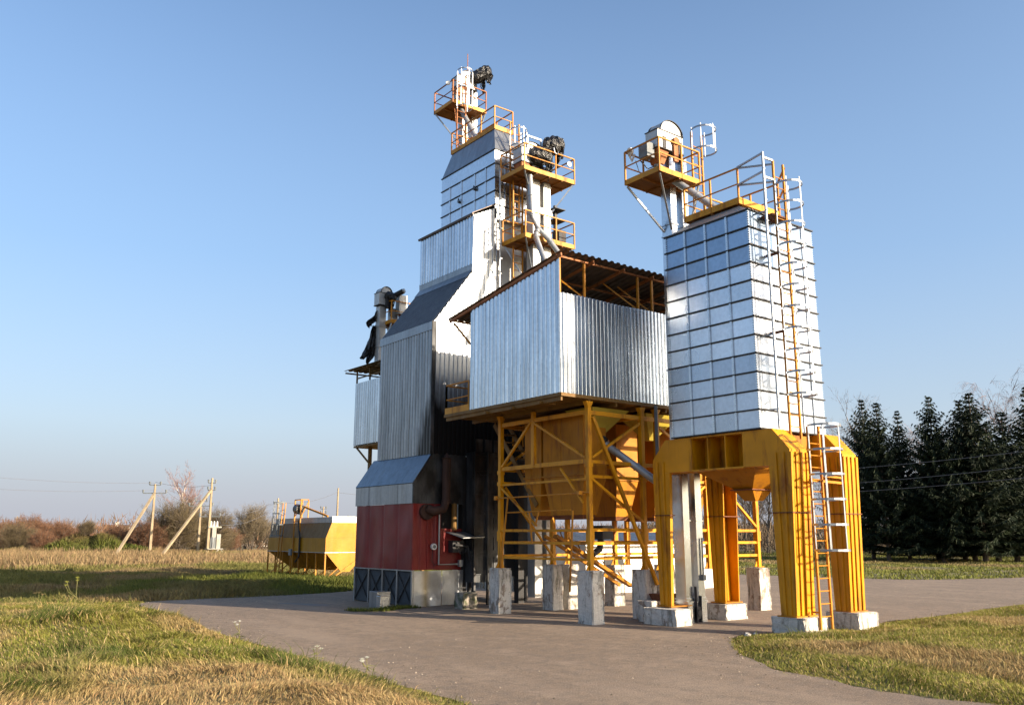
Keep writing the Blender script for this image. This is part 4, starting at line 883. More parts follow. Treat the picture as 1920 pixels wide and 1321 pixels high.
MB().beam((KX1 - .02, KY0 - .03, 1.4), (KX0 + .35, KY0 - .03, .08), .07).build('strut', 'rail_paint', bk)
ladder(bk, (KX0 - .25, 48.75, .3), (KX0 - .02, 48.75, 4.2), (0, 1, 0), .4, mat='rail_paint', cage=((-1, 0, 0), 2.3, 4.2, .36, .62), cage_mat='insulator_grey')
m = MB()
for y in (47.2, 46.4):
    m.beam((KX0 - .05, y, .6), (KX0 - .05, y, 4.3), .06); m.beam((KX0 + .4, y, 3.0), (KX0 + .4, y, 4.3), .05); m.beam((KX0 - .05, y, 4.3), (KX0 + .4, y, 4.3), .05); m.beam((KX0 - .05, y, 3.3), (KX0 + .4, y, 4.2), .04)
for z in (3.1, 3.7, 4.3): m.beam((KX0 - .05, 47.2, z), (KX0 - .05, 46.4, z), .05)
m.build('hoist_frame', 'rail_paint', bk); MB().tube([(KX0 + .0, 47.0, 3.8), (KX0 + .0, 46.55, 3.75)], .28, 12).build('hoist_drum', 'black_plastic', bk)
m = MB().beam((KX0 + .1, 46.3, 3.9), (KX0 + .6, 44.3, 3.35), .09); m.build('boom', 'rail_paint', bk)
MB().tube([(KX0 - .06, 46.6, 3.2), (KX0 - .08, 46.3, 2.2), (KX0 - .08, 46.3, 1.2), (KX0 - .05, 46.8, .9)], .05, 6).build('hose', 'dark_steel', bk)
B(KX0 - .18, KX0 - .05, 47.2, 47.5, 1.25, 1.6).build('switch_box', 'insulator_grey', bk)

# ------------------------------------------------------------------ low white shed behind the store
ws = thing('white_shed', 'low white shed with grey corrugated roof, seen behind the silo legs', 'shed', (29, 28, 0))
MB().corr((24.5, 27.0, 0), (1, 0, 0), 8.0, lambda t: (0, 0, 0), lambda t: (0, 0, 1.95), (0, -1, 0), .2, .012).build('front_wall', 'white_paint', ws); B(24.5, 32.5, 27.05, 30, 0, 1.9).build('body', 'white_paint', ws)
MB().corr((24.2, 26.7, 0), (1, 0, 0), 8.6, lambda t: (0, 0, 1.98), lambda t: (0, 3.5, 2.62), (0, 0, 1), .2, .03).build('roof', 'weathered_corrugated', ws); B(24.2, 32.8, 26.66, 26.70, 1.9, 2.0).build('fascia', 'white_paint', ws)
B(25.5, 26.6, 26.95, 27.0, .7, 1.5).build('window', 'dark_steel', ws)

# ------------------------------------------------------------------ grass: every blade a small bent leaf
rng = np.random.default_rng(5)
def H1(x, y): return height(x, y)
def sm(a, b, v): t = np.clip((v - a) / (b - a), 0, 1); return t * t * (3 - 2 * t)
STRAW = np.array([.36, .262, .122]); TAN = np.array([.27, .17, .078]); GREEN = np.array([.110, .128, .020]); DEEP = np.array([.050, .075, .014]); OLVG = np.array([.06, .06, .018]); LIME = np.array([.215, .198, .040])
def blades(name, label, cat, px, py, hgt, wid, col, lean=.5, comb=.35, zoff=-.02):
    n = len(px); pz = height(px, py) + zoff; th = rng.uniform(0, 2 * math.pi, n); th2 = th + rng.normal(0, .6, n)
    # wind-combed lean: neighbouring blades lean alike
    wd = vnoise(px, py, .55, 11) * 2 * math.pi * 1.5; lx = comb * np.cos(wd) + lean * rng.normal(0, .6, n); ly = comb * np.sin(wd) + lean * rng.normal(0, .6, n)
    wx, wy = np.cos(th) * wid / 2, np.sin(th) * wid / 2
    v = np.empty((n, 5, 3)); 
    v[:, 0] = np.stack([px - wx, py - wy, pz], 1); v[:, 1] = np.stack([px + wx, py + wy, pz], 1)
    mx_, my_ = px + lx * hgt * .35, py + ly * hgt * .35; mz = pz + hgt * .6
    v[:, 2] = np.stack([mx_ + wx * .8, my_ + wy * .8, mz], 1); v[:, 3] = np.stack([mx_ - wx * .8, my_ - wy * .8, mz], 1)
    v[:, 4] = np.stack([px + lx * hgt, py + ly * hgt, pz + hgt * (1 - .25 * np.minimum(1.2, lx * lx + ly * ly))], 1)
    me = bpy.data.meshes.new(name); me.vertices.add(n * 5); me.vertices.foreach_set('co', v.ravel())
    base = (np.arange(n) * 5)[:, None]; quad = base + np.array([0, 1, 2, 3]); tri = base + np.array([3, 2, 4])
    loops = np.concatenate([quad, tri], 1).ravel(); me.loops.add(n * 7); me.loops.foreach_set('vertex_index', loops)
    me.polygons.add(n * 2); st = np.stack([np.arange(n) * 7, np.arange(n) * 7 + 4], 1).ravel(); me.polygons.foreach_set('loop_start', st)
    me.update(calc_edges=True)
    c = np.ones((n, 5, 4)); c[:, :, :3] = col[:, None, :]; at_ = me.color_attributes.new('col', 'FLOAT_COLOR', 'POINT'); at_.data.foreach_set('color', c.ravel())
    me.materials.append(M['blades']); o = bpy.data.objects.new(name, me); C.objects.link(o)
    o['kind'] = 'stuff'; o['label'] = label; o['category'] = cat; return o
def tint(base, var=.22):
    n = len(base); return np.clip(base * rng.uniform(1 - var, 1 + var, (n, 1)) * rng.uniform(.93, 1.07, (n, 3)), .004, .6)
def lerp(a, b, t): return a + (b - a) * t[:, None]
def scatter(n, x0, x1, y0, y1, f=None):
    x = rng.uniform(x0, x1, n); y = rng.uniform(y0, y1, n); k = np.ones(n, bool) if f is None else f(x, y); return x[k], y[k]
def offroad(x, y, pad=0.0):
    i = inside(x, y, AP); d = edist(x, y, AP); return ~i & (d > pad) | (i & (d < .04 + .5 * vnoise(x, y, 1.6, 95) ** 2 * rng.random(len(x)) ** 2.5))
# near left bank
x, y = scatter(420000, -.6, 9.6, 8.2, 36.5, lambda x, y: (x > .06 * y - .5) & (x < 9.2))
k = rng.random(len(x)) < np.clip(1.45 - y / 30, .36, 1); x, y = x[k], y[k]; k = offroad(x, y); x, y = x[k], y[k]; d = edist(x, y, AP)
patch = vnoise(x, y, .45, 21); fine = vnoise(x, y, 1.7, 22)
dry = sm(.0, .5, (15.2 + 2.2 * (vnoise(x, y, .5, 23) - .5) - y) / 6 + (3.2 - d * .0 - 3.2) + (patch - .5) * .9)
dry = np.maximum(dry, sm(.55, .8, patch) * .75); dry = np.maximum(dry, sm(27, 32, y) * sm(5.5, 3, x) * .9); dry *= .25 + .75 * sm(.15, .9, d)
lush = sm(.52, .75, vnoise(x, y, .75, 24)) * (1 - dry)
col = lerp(np.tile(GREEN, (len(x), 1)), np.tile(LIME, (len(x), 1)), fine); col = lerp(col, np.tile(DEEP, (len(x), 1)), lush * .7)
sw = lerp(np.tile(STRAW, (len(x), 1)), np.tile(TAN, (len(x), 1)), rng.random(len(x))); col = lerp(col, sw, np.clip(dry * 1.1 - .25 * rng.random(len(x)), 0, .95))
stray = rng.random(len(x)) < .16; col[stray] = STRAW * 1.1
h = (.07 + .08 * rng.random(len(x)) + .17 * lush * (.3 + .7 * rng.random(len(x))) + .05 * (fine > .6)) * (1 - .25 * dry) * (.55 + .45 * sm(0, .7, d)); h *= .85; h[rng.random(len(x)) < .008] *= 2.4
blades('lawn_grass', 'mixed green and straw grass on the near left bank beside the asphalt', 'grass', x, y, h, .008 + .006 * rng.random(len(x)) + y * .0002, tint(col), .7, .75)
# right island
x, y = scatter(430000, 12.8, 36, 3.5, 14.6, lambda x, y: (y > .36 * x - .6))
k = rng.random(len(x)) < np.clip(1.5 - np.hypot(x, y) / 32, .35, 1); x, y = x[k], y[k]; k = offroad(x, y); x, y = x[k], y[k]; d = edist(x, y, AP)
patch = vnoise(x, y, .5, 31); fine = vnoise(x, y, 2.0, 32); dry = .9 * sm(.42, .75, patch) * sm(.3, 1.6, d) * (1 - .6 * sm(10.5, 12.5, y)); lush = sm(.55, .8, vnoise(x, y, .9, 33))
dirt = np.exp(-((y - (11.6 - .35 * (x - 27))) / .5) ** 2) * np.exp(-((x - 27.5) / 3.0) ** 2)
col = lerp(np.tile(GREEN * 1.35, (len(x), 1)), np.tile(LIME * 1.1, (len(x), 1)), np.clip(fine * .7 + .35, 0, 1)); col = lerp(col, np.tile(DEEP, (len(x), 1)), lush * .4)
sw = lerp(np.tile(STRAW, (len(x), 1)), np.tile(TAN, (len(x), 1)), rng.random(len(x))); col = lerp(col, sw, np.clip(dry + .12 - .3 * rng.random(len(x)), 0, .9)); stray = rng.random(len(x)) < .2; col[stray] = STRAW
k = rng.random(len(x)) > dirt * .95; h = (.05 + .06 * rng.random(len(x)) + .07 * lush * rng.random(len(x))) * (.6 + .4 * sm(0, .6, d)); h[rng.random(len(x)) < .008] *= 2.2
blades('lawn_grass', 'short green and tan grass on the tongue of lawn at the lower right', 'grass', x[k], y[k], h[k], (.008 + .006 * rng.random(len(x)) + x * .0002)[k], tint(col)[k], .7, .5)
x, y = scatter(70000, 12.8, 34, -7, 9, lambda x, y: (y <= .36 * x - .6)); k = offroad(x, y); x, y = x[k], y[k]
col = lerp(np.tile(GREEN * 1.2, (len(x), 1)), np.tile(STRAW, (len(x), 1)), np.clip(vnoise(x, y, .5, 31) * 1.1 - .2 * rng.random(len(x)), 0, 1)); blades('lawn_grass', 'rest of the lawn tongue running out of the picture at the lower right', 'grass', x, y, .06 + .07 * rng.random(len(x)), .022 + .012 * rng.random(len(x)), tint(col), .7, .5)
x, y = scatter(80000, -8, 7.6, -2, 60, lambda x, y: (x <= np.where(y < 36, .06 * y - .5, .07 * y - 1)) | (y < 8.2)); k = offroad(x, y); x, y = x[k], y[k]
col = lerp(np.tile(GREEN, (len(x), 1)), np.tile(STRAW, (len(x), 1)), np.clip(vnoise(x, y, .4, 21) * 1.3 - .2 * rng.random(len(x)), 0, 1)); blades('lawn_grass', 'rest of the near bank running out of the picture at the left', 'grass', x, y, .08 + .09 * rng.random(len(x)), .025 + .012 * rng.random(len(x)), tint(col), .7, .6)
# middle field in the tower's shadow and round the bunker
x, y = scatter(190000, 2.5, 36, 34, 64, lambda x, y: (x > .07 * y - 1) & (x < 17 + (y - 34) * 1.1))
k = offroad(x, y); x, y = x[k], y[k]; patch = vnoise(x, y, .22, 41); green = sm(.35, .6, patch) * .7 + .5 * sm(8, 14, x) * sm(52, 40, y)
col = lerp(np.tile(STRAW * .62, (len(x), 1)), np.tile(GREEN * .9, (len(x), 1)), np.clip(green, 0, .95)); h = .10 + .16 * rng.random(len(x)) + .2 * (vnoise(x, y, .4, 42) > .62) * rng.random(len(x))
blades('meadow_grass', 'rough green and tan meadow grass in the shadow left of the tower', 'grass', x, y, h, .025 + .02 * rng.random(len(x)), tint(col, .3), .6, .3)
# tall straw beyond
x, y = scatter(95000, 4, 48, 63, 100, lambda x, y: (x > .07 * y - 1) & (x < 6 + (y - 50) * .72 + 12)); patch = vnoise(x, y, .12, 51)
k = ((patch > .30) | (rng.random(len(x)) < .4)) & (height(x, y) < .5); x, y, patch = x[k], y[k], patch[k]
col = lerp(np.tile([.27, .195, .10], (len(x), 1)), np.tile([.21, .14, .068], (len(x), 1)), rng.random(len(x))); gr = (vnoise(x, y, .2, 52) > .68) | (y < 67); col[gr] = lerp(col[gr], np.tile(GREEN, (gr.sum(), 1)), rng.uniform(.3, .8, gr.sum()))
h = (.35 + .55 * rng.random(len(x))) * sm(62, 73, y) + .15; 
blades('tall_dry_grass', 'tall bleached dry grass round the power poles', 'grass', x, y, h, .05 + .04 * rng.random(len(x)), tint(col, .3), .3, .15)
x, y = scatter(26000, 13, 29, 90, 103, lambda x, y: height(x, y) > .45); col = lerp(np.tile(GREEN * 1.1, (len(x), 1)), np.tile(OLVG, (len(x), 1)), rng.random(len(x))); col = lerp(col, np.tile(TAN * .45, (len(x), 1)), .7 * sm(.5, .8, vnoise(x, y, .4, 53)))
blades('rough_grass', 'tufted green grass covering the earth knoll behind the left poles', 'grass', x, y, (.2 + .7 * rng.random(len(x)) * sm(.35, .7, vnoise(x, y, .5, 54))), .07 + .05 * rng.random(len(x)), tint(col, .35), .5, .2)
# verge beyond the yard on the right
x, y = scatter(130000, 40, 110, 12, 75, lambda x, y: (y > .34 * x - 4) & (y < .95 * x)); k = offroad(x, y) & (np.hypot(x - 44, y - 30) < 62); x, y = x[k], y[k]
path = np.abs((x - 58) + .55 * (y - 28)) < 1.2; x, y = x[~path], y[~path]; patch = vnoise(x, y, .15, 61)
col = lerp(np.tile(GREEN * 1.1, (len(x), 1)), np.tile(STRAW * .7, (len(x), 1)), np.clip(sm(.5, .8, patch) * .8 + .15, 0, 1)); blades('verge_grass', 'mown green verge grass beyond the far edge of the yard', 'grass', x, y, .10 + .12 * rng.random(len(x)), .04 + .04 * rng.random(len(x)), tint(col, .3), .6, .2)
x, y = scatter(3500, 13.2, 16.3, 24.6, 25.9, lambda x, y: (np.abs(y - 25.4 - .25 * np.sin(x * 3)) < .3) & (x < 15.6)); blades('weed_grass', 'strip of weeds growing along the foot of the tower', 'grass', x, y, .05 + .1 * rng.random(len(x)), np.full(len(x), .02), tint(np.tile(GREEN * .8, (len(x), 1))), .6, .2, .035)
# flat stains on the asphalt
def stain(cx, cy, rx, ry, rot, label, seed):
    bm = bmesh.new(); rnd = random.Random(seed); vs = []
    for k in range(40):
        a = k * math.pi / 20; r = 1 + .22 * math.sin(3 * a + seed) + rnd.uniform(-.12, .12); u, v = rx * r * math.cos(a), ry * r * math.sin(a)
        vs.append(bm.verts.new((cx + u * math.cos(rot) - v * math.sin(rot), cy + u * math.sin(rot) + v * math.cos(rot), .004)))
    bm.faces.new(vs); me = bpy.data.meshes.new('oil_stain'); bm.to_mesh(me); bm.free(); me.materials.append(M['oil_stain']); o = bpy.data.objects.new('oil_stain', me); C.objects.link(o); o['kind'] = 'structure'
stain(14.75, 19.9, .75, .3, -.95, '', 2); stain(13.4, 29.0, 1.1, .35, -1.2, '', 4)

# ------------------------------------------------------------------ trees
def quick_mesh(name, v, f3, col, mat, parent):
    """v (n,3), triangles, per-vertex colour"""
    me = bpy.data.meshes.new(name); n = len(v); me.vertices.add(n); me.vertices.foreach_set('co', np.asarray(v, float).ravel()); m = len(f3)
    me.loops.add(m * 3); me.loops.foreach_set('vertex_index', np.asarray(f3).ravel()); me.polygons.add(m); me.polygons.foreach_set('loop_start', np.arange(m) * 3)
    me.update(calc_edges=True); c = np.ones((n, 4)); c[:, :3] = col; a = me.color_attributes.new('col', 'FLOAT_COLOR', 'POINT'); a.data.foreach_set('color', c.ravel())
    me.materials.append(M[mat]); o = bpy.data.objects.new(name, me); C.objects.link(o)
    if parent: o.parent = parent
    return o
def slivers(P, Q, w, roll=None):
    """thin triangles from P to Q of base width w"""
    n = len(P); d = Q - P; r = rng.normal(size=(n, 3)); s = np.cross(d, r); s /= np.maximum(1e-6, np.linalg.norm(s, axis=1))[:, None]; s *= (np.asarray(w) / 2).reshape(-1, 1)
    v = np.stack([P - s, P + s, Q], 1).reshape(-1, 3); return v, np.arange(3 * n).reshape(-1, 3)
def spruce(h, rad, seed, root):
    rnd = random.Random(seed); m = MB().tube([(0, 0, -.1), (0.05, 0, h * .5), (0, 0, h * .97)], .20, 8, .03); m.build('trunk', 'bark', root)
    P = []; Q = []; W = []; z = h * .09; lv = 0
    while z < h * .985:
        f = (z / h); r = rad * 1.12 * (1 - f) ** 1.0 * rnd.uniform(.62, 1.15) * (1 if f > .2 else .8 + f) + .06; nb = rnd.randint(10, 13) if f < .85 else 6; a0 = rnd.uniform(0, 6.3)
        for b in range(nb):
            if f < .3 and rnd.random() < .18: continue
            a = a0 + b * 2 * math.pi / nb + rnd.uniform(-.25, .25); L = r * rnd.uniform(.55, 1.18); droop = .42 - .75 * f + rnd.uniform(-.12, .12)
            ns = max(3, int(L / .2))
            for i in range(ns):
                t = (i + 1) / ns; x, y = math.cos(a) * L * t, math.sin(a) * L * t; zz = z - droop * L * t + .40 * L * t * t
                for sd in (-1, 1):
                    for kk in range(2):
                        l = (.10 + .12 * min(1, L) + .26 * (1 - t) * min(L, 2.8)) * rnd.uniform(.6, 1.25); aa = a + sd * rnd.uniform(.4, 1.2)
                        P.append((x, y, zz)); Q.append((x + math.cos(aa) * l, y + math.sin(aa) * l, zz - rnd.uniform(.02, .55) * l - .05)); W.append(rnd.uniform(.10, .20))
                P.append((x, y, zz)); Q.append((x + math.cos(a) * .2, y + math.sin(a) * .2, zz - rnd.uniform(.2, .6) * min(1, .3 + L * .4))); W.append(rnd.uniform(.08, .14))
        z += (.36 + .16 * (1 - f)) * rnd.uniform(.8, 1.2) * (1 if f > .25 else 1.25)
    P, Q = np.array(P), np.array(Q); v, f3 = slivers(P, Q, np.array(W)); n = len(P); g = vnoise(P[:, 0] + seed * 9, P[:, 2], .8, 71)
    c = lerp(np.tile([.007, .014, .007], (n, 1)), np.tile([.022, .032, .011], (n, 1)), g) * rng.uniform(.7, 1.3, (n, 1))
    quick_mesh('crown', v, f3, np.repeat(c, 3, 0), 'needles', root)
def bare(h, spread, seed, root, bark='bark', twig=(.16, .10, .07), levels=4, stems=1, weep=0.0, dens=1.0, start=.25):
    rnd = random.Random(seed); m = MB(); P = []; Q = []; W = []
    def grow(p, d, L, r, lv):
        k = 4 if lv < 2 else 3; pts = [p]; q = p.copy(); dd = d.copy()
        for i in range(k):
            dd = (dd + Vector((rnd.gauss(0, .13), rnd.gauss(0, .13), rnd.gauss(0, .06) + (.06 if lv == 0 else .05 - weep * lv * .16)))).normalized(); q = q + dd * L / k; pts.append(q.copy())
        if lv < (1 if weep else 2): m.tube(pts, r, 6 if lv == 0 else 5, r * .35, caps=False)
        else:
            for i in range(k): P.append(tuple(pts[i])); Q.append(tuple(pts[i + 1] + (pts[i + 1] - pts[i]) * .3)); W.append(max(.014, r * (.9 if weep else 1.5)))
        if lv >= levels: return
        nb = int({0: 14, 1: 8, 2: 6, 3: 5}.get(lv, 3) * dens * rnd.uniform(.8, 1.2)) + 1
        for b in range(nb):
            t = rnd.uniform(start if lv == 0 else .15, 1.0); i = min(k - 1, int(t * k)); c = pts[i].lerp(pts[i + 1], t * k - i); ax = (pts[i + 1] - pts[i]).normalized()
            side = ax.orthogonal().normalized(); side.rotate(Matrix.Rotation(rnd.uniform(0, 6.28), 3, ax)); ang = rnd.uniform(.45, .95)
            nd = (ax * math.cos(ang) + side * math.sin(ang) * spread).normalized(); grow(c, nd, L * rnd.uniform(.30, .58) * (1.15 - .45 * t if lv == 0 else 1), r * .45, lv + 1)
    for s in range(stems):
        a = rnd.uniform(0, 6.28); tl = 0.04 if stems == 1 else rnd.uniform(.1, .75); o = Vector((math.cos(a), math.sin(a), 0)) * (0 if stems == 1 else rnd.uniform(0, h * .18))
        grow(o, Vector((math.cos(a) * tl, math.sin(a) * tl, 1)).normalized(), h * (rnd.uniform(.75, 1.0) if stems > 1 else .95), h * .014 + .01, 0)
    m.build('trunk', bark, root); P, Q = np.array(P), np.array(Q); v, f3 = slivers(P, Q, np.array(W)); c = np.tile(twig, (len(P), 1)) * rng.uniform(.6, 1.4, (len(P), 1))
    quick_mesh('crown', v, f3, np.repeat(c, 3, 0), 'twigs', root)
def plant(fn, name, label, cat, x, y, group, *a, **k):
    r = thing(name, label, cat, (x, y, float(height(np.array([x]), np.array([y]))[0])), group); r['base'] = (0, 0, 0); fn(*a, root=r, **k); return r
def again(src, label, x, y, s, rz, sz=None):
    c = copy_tree(src); c.location = (x, y, float(height(np.array([x]), np.array([y]))[0])); c.scale = (s, s, sz or s); c.rotation_euler = (0, 0, rz); c['label'] = label; return c
G = 'spruces along the right edge of the yard'
s1 = plant(spruce, 'spruce_tree', 'dark spruce nearest the yellow silo leg, leftmost of the row', 'tree', 80.4, 47.3, G, 15.9, 5.4, 1)
s2 = plant(spruce, 'spruce_tree', 'dark spruce just right of the leftmost one, their crowns merging', 'tree', 78, 44.4, G, 15.0, 4.9, 2)
s3 = plant(spruce, 'spruce_tree', 'thin-topped spruce with open tiered branches, shortest before the gap', 'tree', 82.8, 45.0, G, 14.6, 4.2, 3)
s4 = plant(spruce, 'spruce_tree', 'pointed spruce standing just right of the sky gap', 'tree', 80.4, 40.5, G, 15.5, 5.5, 4)
again(s1, 'broad spruce to the right of the pointed one, its top blending with the tallest', 84.4, 39.6, 1.22, 2.1, .97); again(s4, 'tallest widest spruce in front of the bare birches', 81.9, 37.5, 1.35, 4.0, 1.0)
again(s2, 'spruce at the right picture edge below the birch crown', 87, 37.0, 1.3, 1.2, .94); again(s3, 'spruce cut by the right picture edge', 88.5, 35.2, 1.4, 5.1, 1.12); again(s2, 'low spruce filling the base between the tiered and the pointed spruce', 84.5, 43.0, 1.5, 3.3, .66)
again(s4, 'low spruce filling the base left of the tallest spruce', 86.5, 41.5, 1.3, .7, .6); again(s1, 'low spruce filling the base right of the tallest spruce', 85.5, 38.0, 1.35, 2.9, .7)
G = 'bare trees behind the spruces'
b1 = plant(bare, 'birch_tree', 'tall bare birch with hanging twigs, towering over the right spruces', 'tree', 120, 51.0, G, 18.5, .5, 11, bark='birch_bark', twig=(.17, .11, .09), weep=1.0, levels=4, dens=1.15)
again(b1, 'second bare birch at the right picture edge', 124, 50.2, 1.05, 2.0); again(b1, 'pale birch top showing just left of the tallest spruce', 123, 58.5, .86, 4.1)
b2 = plant(bare, 'bare_tree', 'bare grey-brown tree showing above the yellow leg left of the spruces', 'tree', 109, 67.0, G, 15.5, .9, 12, twig=(.15, .11, .08), levels=4)
again(b2, 'bare tree in the sky gap between the spruces', 117, 62.0, .95, 2.2, .86); again(b2, 'bare tree behind the tiered spruce', 112, 60.0, .9, 3.9, .8)
G = 'bare trees seen under the silo'
b3 = plant(bare, 'bare_tree', 'slim bare tree seen below the silo hopper, left one', 'tree', 90.1, 70, G, 9.2, .8, 13, twig=(.10, .075, .055)); again(b3, 'forked bare tree seen between silo hopper and front leg', 87.8, 65, 1.0, 2.4)
again(b3, 'bare tree farther back under the silo beam', 104, 79, 1.05, 4.0); again(b3, 'bare tree under the silo beam beside the lone pier', 98, 74, .95, 5.2); again(b3, 'bare tree far back behind the lone pier', 118, 90, 1.1, 1.2); again(b3, 'bare tree visible between the two right legs of the silo', 92, 58, 1.1, .5)
# autumn shrubs on the left
RED = (.155, .080, .045); OLV = (.115, .088, .048); BRN = (.145, .092, .056)
G = 'bare autumn shrubs left of the tower'
plant(bare, 'birch_tree', 'pinkish young birch rising from the big shrub between the poles', 'tree', 31.6, 101.8, G, 7.6, .55, 21, bark='birch_bark', twig=(.24, .14, .11), dens=1.1, start=.35)
q1 = plant(bare, 'shrub', 'big olive-brown shrub at the foot of the pinkish birch', 'shrub', 30.2, 99.5, G, 5.0, 1.0, 22, twig=OLV, stems=26, levels=3, dens=1.25, start=.15)
q2 = plant(bare, 'shrub', 'reddish shrub between the two leaning-strut poles', 'shrub', 26.9, 98.6, G, 3.2, 1.0, 23, twig=RED, stems=22, levels=3, dens=1.2, start=.1)
again(q1, 'brown shrub right of the pinkish birch, behind the tallest pole', 33.4, 100.4, .92, 2.0); again(q2, 'reddish shrub just left of the left pole', 25.0, 104, .9, 1.0); again(q2, 'low reddish shrub behind the left pole foot', 28.6, 103, 1.0, 3.0)
q3 = plant(bare, 'shrub', 'grey rounded bare shrub standing left of the yellow bunker', 'shrub', 47.2, 121.4, G, 5.4, 1.0, 24, twig=(.16, .125, .075), stems=12, levels=3, dens=1.25)
again(q3, 'smaller grey shrub touching the yellow bunker', 50.3, 125.0, .75, 1.5); again(q2, 'low brown shrub between transformer and grey shrub', 42.5, 118, .85, 4.4); again(q1, 'olive shrub just behind the transformer', 37.5, 107, .62, 4.4)
o = again(q2, 'rusty orange shrub at the far left picture edge', 15.8, 112, 1.05, 2.0); again(q2, 'rusty orange shrub left of the grassy knoll', 18.8, 118, 1.2, .4); again(q2, 'rust-coloured shrub directly behind the knoll top', 22.3, 121, 1.05, 5.5); again(q1, 'brown shrub in front of the red-roofed house', 16.0, 106, .55, 5.0); again(q2, 'dark red shrub at the left foot of the knoll', 17.3, 101, .6, 3.6); again(q1, 'olive shrub on top of the grassy knoll', 20.6, 97.5, .28, .9)
# far scrub belt, one mass
n = 60000; ang = rng.uniform(R(36), R(86), n); dd = rng.uniform(128, 260, n); X = dd * np.cos(ang); Y = dd * np.sin(ang); top = (1.6 + 3.0 * vnoise(X, Y, .05, 81) ** 1.5 + 1.1 * vnoise(X, Y, .2, 82)) * (.7 + dd / 400)
Z0 = top * rng.random(n) ** .8 * .9; P = np.stack([X, Y, height(X, Y) + Z0], 1); Q = P + rng.normal(0, .4, (n, 3)) + np.array([0, 0, 1.]) * rng.uniform(.3, 1.1, n)[:, None]
v, f3 = slivers(P, Q, rng.uniform(.05, .16, n)); cc = lerp(np.tile(RED, (n, 1)), np.tile(BRN, (n, 1)), vnoise(X, Y, .07, 83)); cc = lerp(cc, np.tile(OLV, (n, 1)), sm(.5, .8, vnoise(X, Y, .04, 84)) * .8) * rng.uniform(.6, 1.3, (n, 1))
o = quick_mesh('scrub_belt', v, f3, np.repeat(cc, 3, 0), 'twigs', None); o['kind'] = 'stuff'; o['label'] = 'far belt of reddish bare scrub along the left horizon'; o['category'] = 'scrub'
n = 26000; ang = rng.uniform(R(10), R(44), n); dd = rng.uniform(104, 175, n); X = dd * np.cos(ang); Y = dd * np.sin(ang); top = 2.2 + 3.2 * vnoise(X, Y, .06, 85); Z0 = top * rng.random(n)
P = np.stack([X, Y, height(X, Y) + Z0], 1); Q = P + rng.normal(0, .4, (n, 3)) + np.array([0, 0, 1.]) * rng.uniform(.3, 1.4, n)[:, None]; v, f3 = slivers(P, Q, rng.uniform(.05, .16, n))
o = quick_mesh('scrub_belt', v, f3, np.repeat(np.tile((.13, .095, .06), (n, 1)) * rng.uniform(.6, 1.3, (n, 1)), 3, 0), 'twigs', None); o['kind'] = 'stuff'; o['label'] = 'brown undergrowth behind the spruces on the right'; o['category'] = 'scrub'

# ------------------------------------------------------------------ power poles, transformer, wires
G = 'concrete power poles in the field'
def pole(label, x, y, h, strut=None, arms=(), dirv=(.79, -.61, 0), r=.13, z=-.3):
    t = thing('power_pole', label, 'power pole', (x, y, 0), G)
    MB().frustum((x - r, x + r, y - r, y + r), z, (x - r * .6, x + r * .6, y - r * .6, y + r * .6), h).build('post', 'pole_concrete', t)
    if strut: MB().beam((strut[0], strut[1], -.3), (x, y, h * strut[2]), .20).build('strut', 'pole_concrete', t)
    d = Vector(dirv)
    for z, L in arms:
        c = Vector((x, y, z)); MB().beam(c - d * L, c + d * L, .09).build('crossarm', 'insulator_grey', t)
        for s in (-1, 1):
            e = c + d * L * s; MB().tube([e + V(0, 0, .0), e + V(0, 0, .1), e + V(0, 0, .34)], .05, 8, .11).build('insulator', 'insulator_grey', t)
    return t
pole('leftmost tall pole with a long leaning strut and grey crossarm', 25.4, 91.9, 7.4, (19.6, 83.0, .88), ((6.5, 1.15), (7.3, .55)))
pole('tallest pole with leaning strut, carrying the transformer platform', 29.9, 88.4, 8.0, (23.4, 83.0, .86), ((7.5, .35), (6.8, .35), (4.2, 1.0)))
pole('shorter pole with crossarm standing close left of the tallest pole', 29.8, 91.0, 5.9, None, ((5.3, 1.2), (5.75, .6)))
pole('small distant pole with strut between transformer and grey shrub', 47, 125, 3.9, (45.2, 127.5, .85), ((3.6, .3),)); pole('square-topped pole rising behind the right end of the yellow bunker', 54.3, 109.6, 8.7, None, ((3.9, .4),))
pole('pole rising behind the left end of the yellow bunker', 43.9, 105, 6.9, None, ((6.2, .5),)); pole('short pole with white insulators behind the middle of the bunker', 51.5, 108, 6.1, None, ((5.2, .35), (5.8, .35)), r=.12)
pole('thin far pole at the left picture edge above the scrub', 28.2, 192, 6.0, None, ((5.5, .4),)); pole('tiny far pole above the scrub left of the knoll', 47.4, 241, 5.6)
t = thing('transformer', 'pale pole-mounted transformer with tank and insulators on a bracket platform', 'transformer', (30.6, 88.4, 0))
m = B(29.75, 31.3, 87.9, 88.9, 1.02, 1.1); m.beam((29.95, 88.0, .2), (30.9, 88.0, 1.02), .08); m.build('platform', 'cream_paint', t)
m = MB().tube([(30.35, 88.4, 1.1), (30.35, 88.4, 2.2)], .28, 12)
for k in range(10): a = k * .628; m.beam((30.35 + .3 * math.cos(a), 88.4 + .3 * math.sin(a), 1.2), (30.35 + .3 * math.cos(a), 88.4 + .3 * math.sin(a), 2.1), .05)
m.build('tank', 'insulator_grey', t); B(30.65, 31.05, 88.1, 88.7, 1.1, 2.5).build('cabinet', 'cream_paint', t); B(30.2, 30.6, 88.2, 88.6, 2.2, 3.1).build('conservator', 'cream_paint', t); B(29.8, 31.1, 88.2, 88.6, 3.1, 3.25).build('bracket', 'cream_paint', t)
for x in (30.1, 30.4, 30.7): MB().tube([(x, 88.4, 3.25), (x, 88.4, 3.75)], .11, 10, .06).build('insulator', 'white_paint', t)
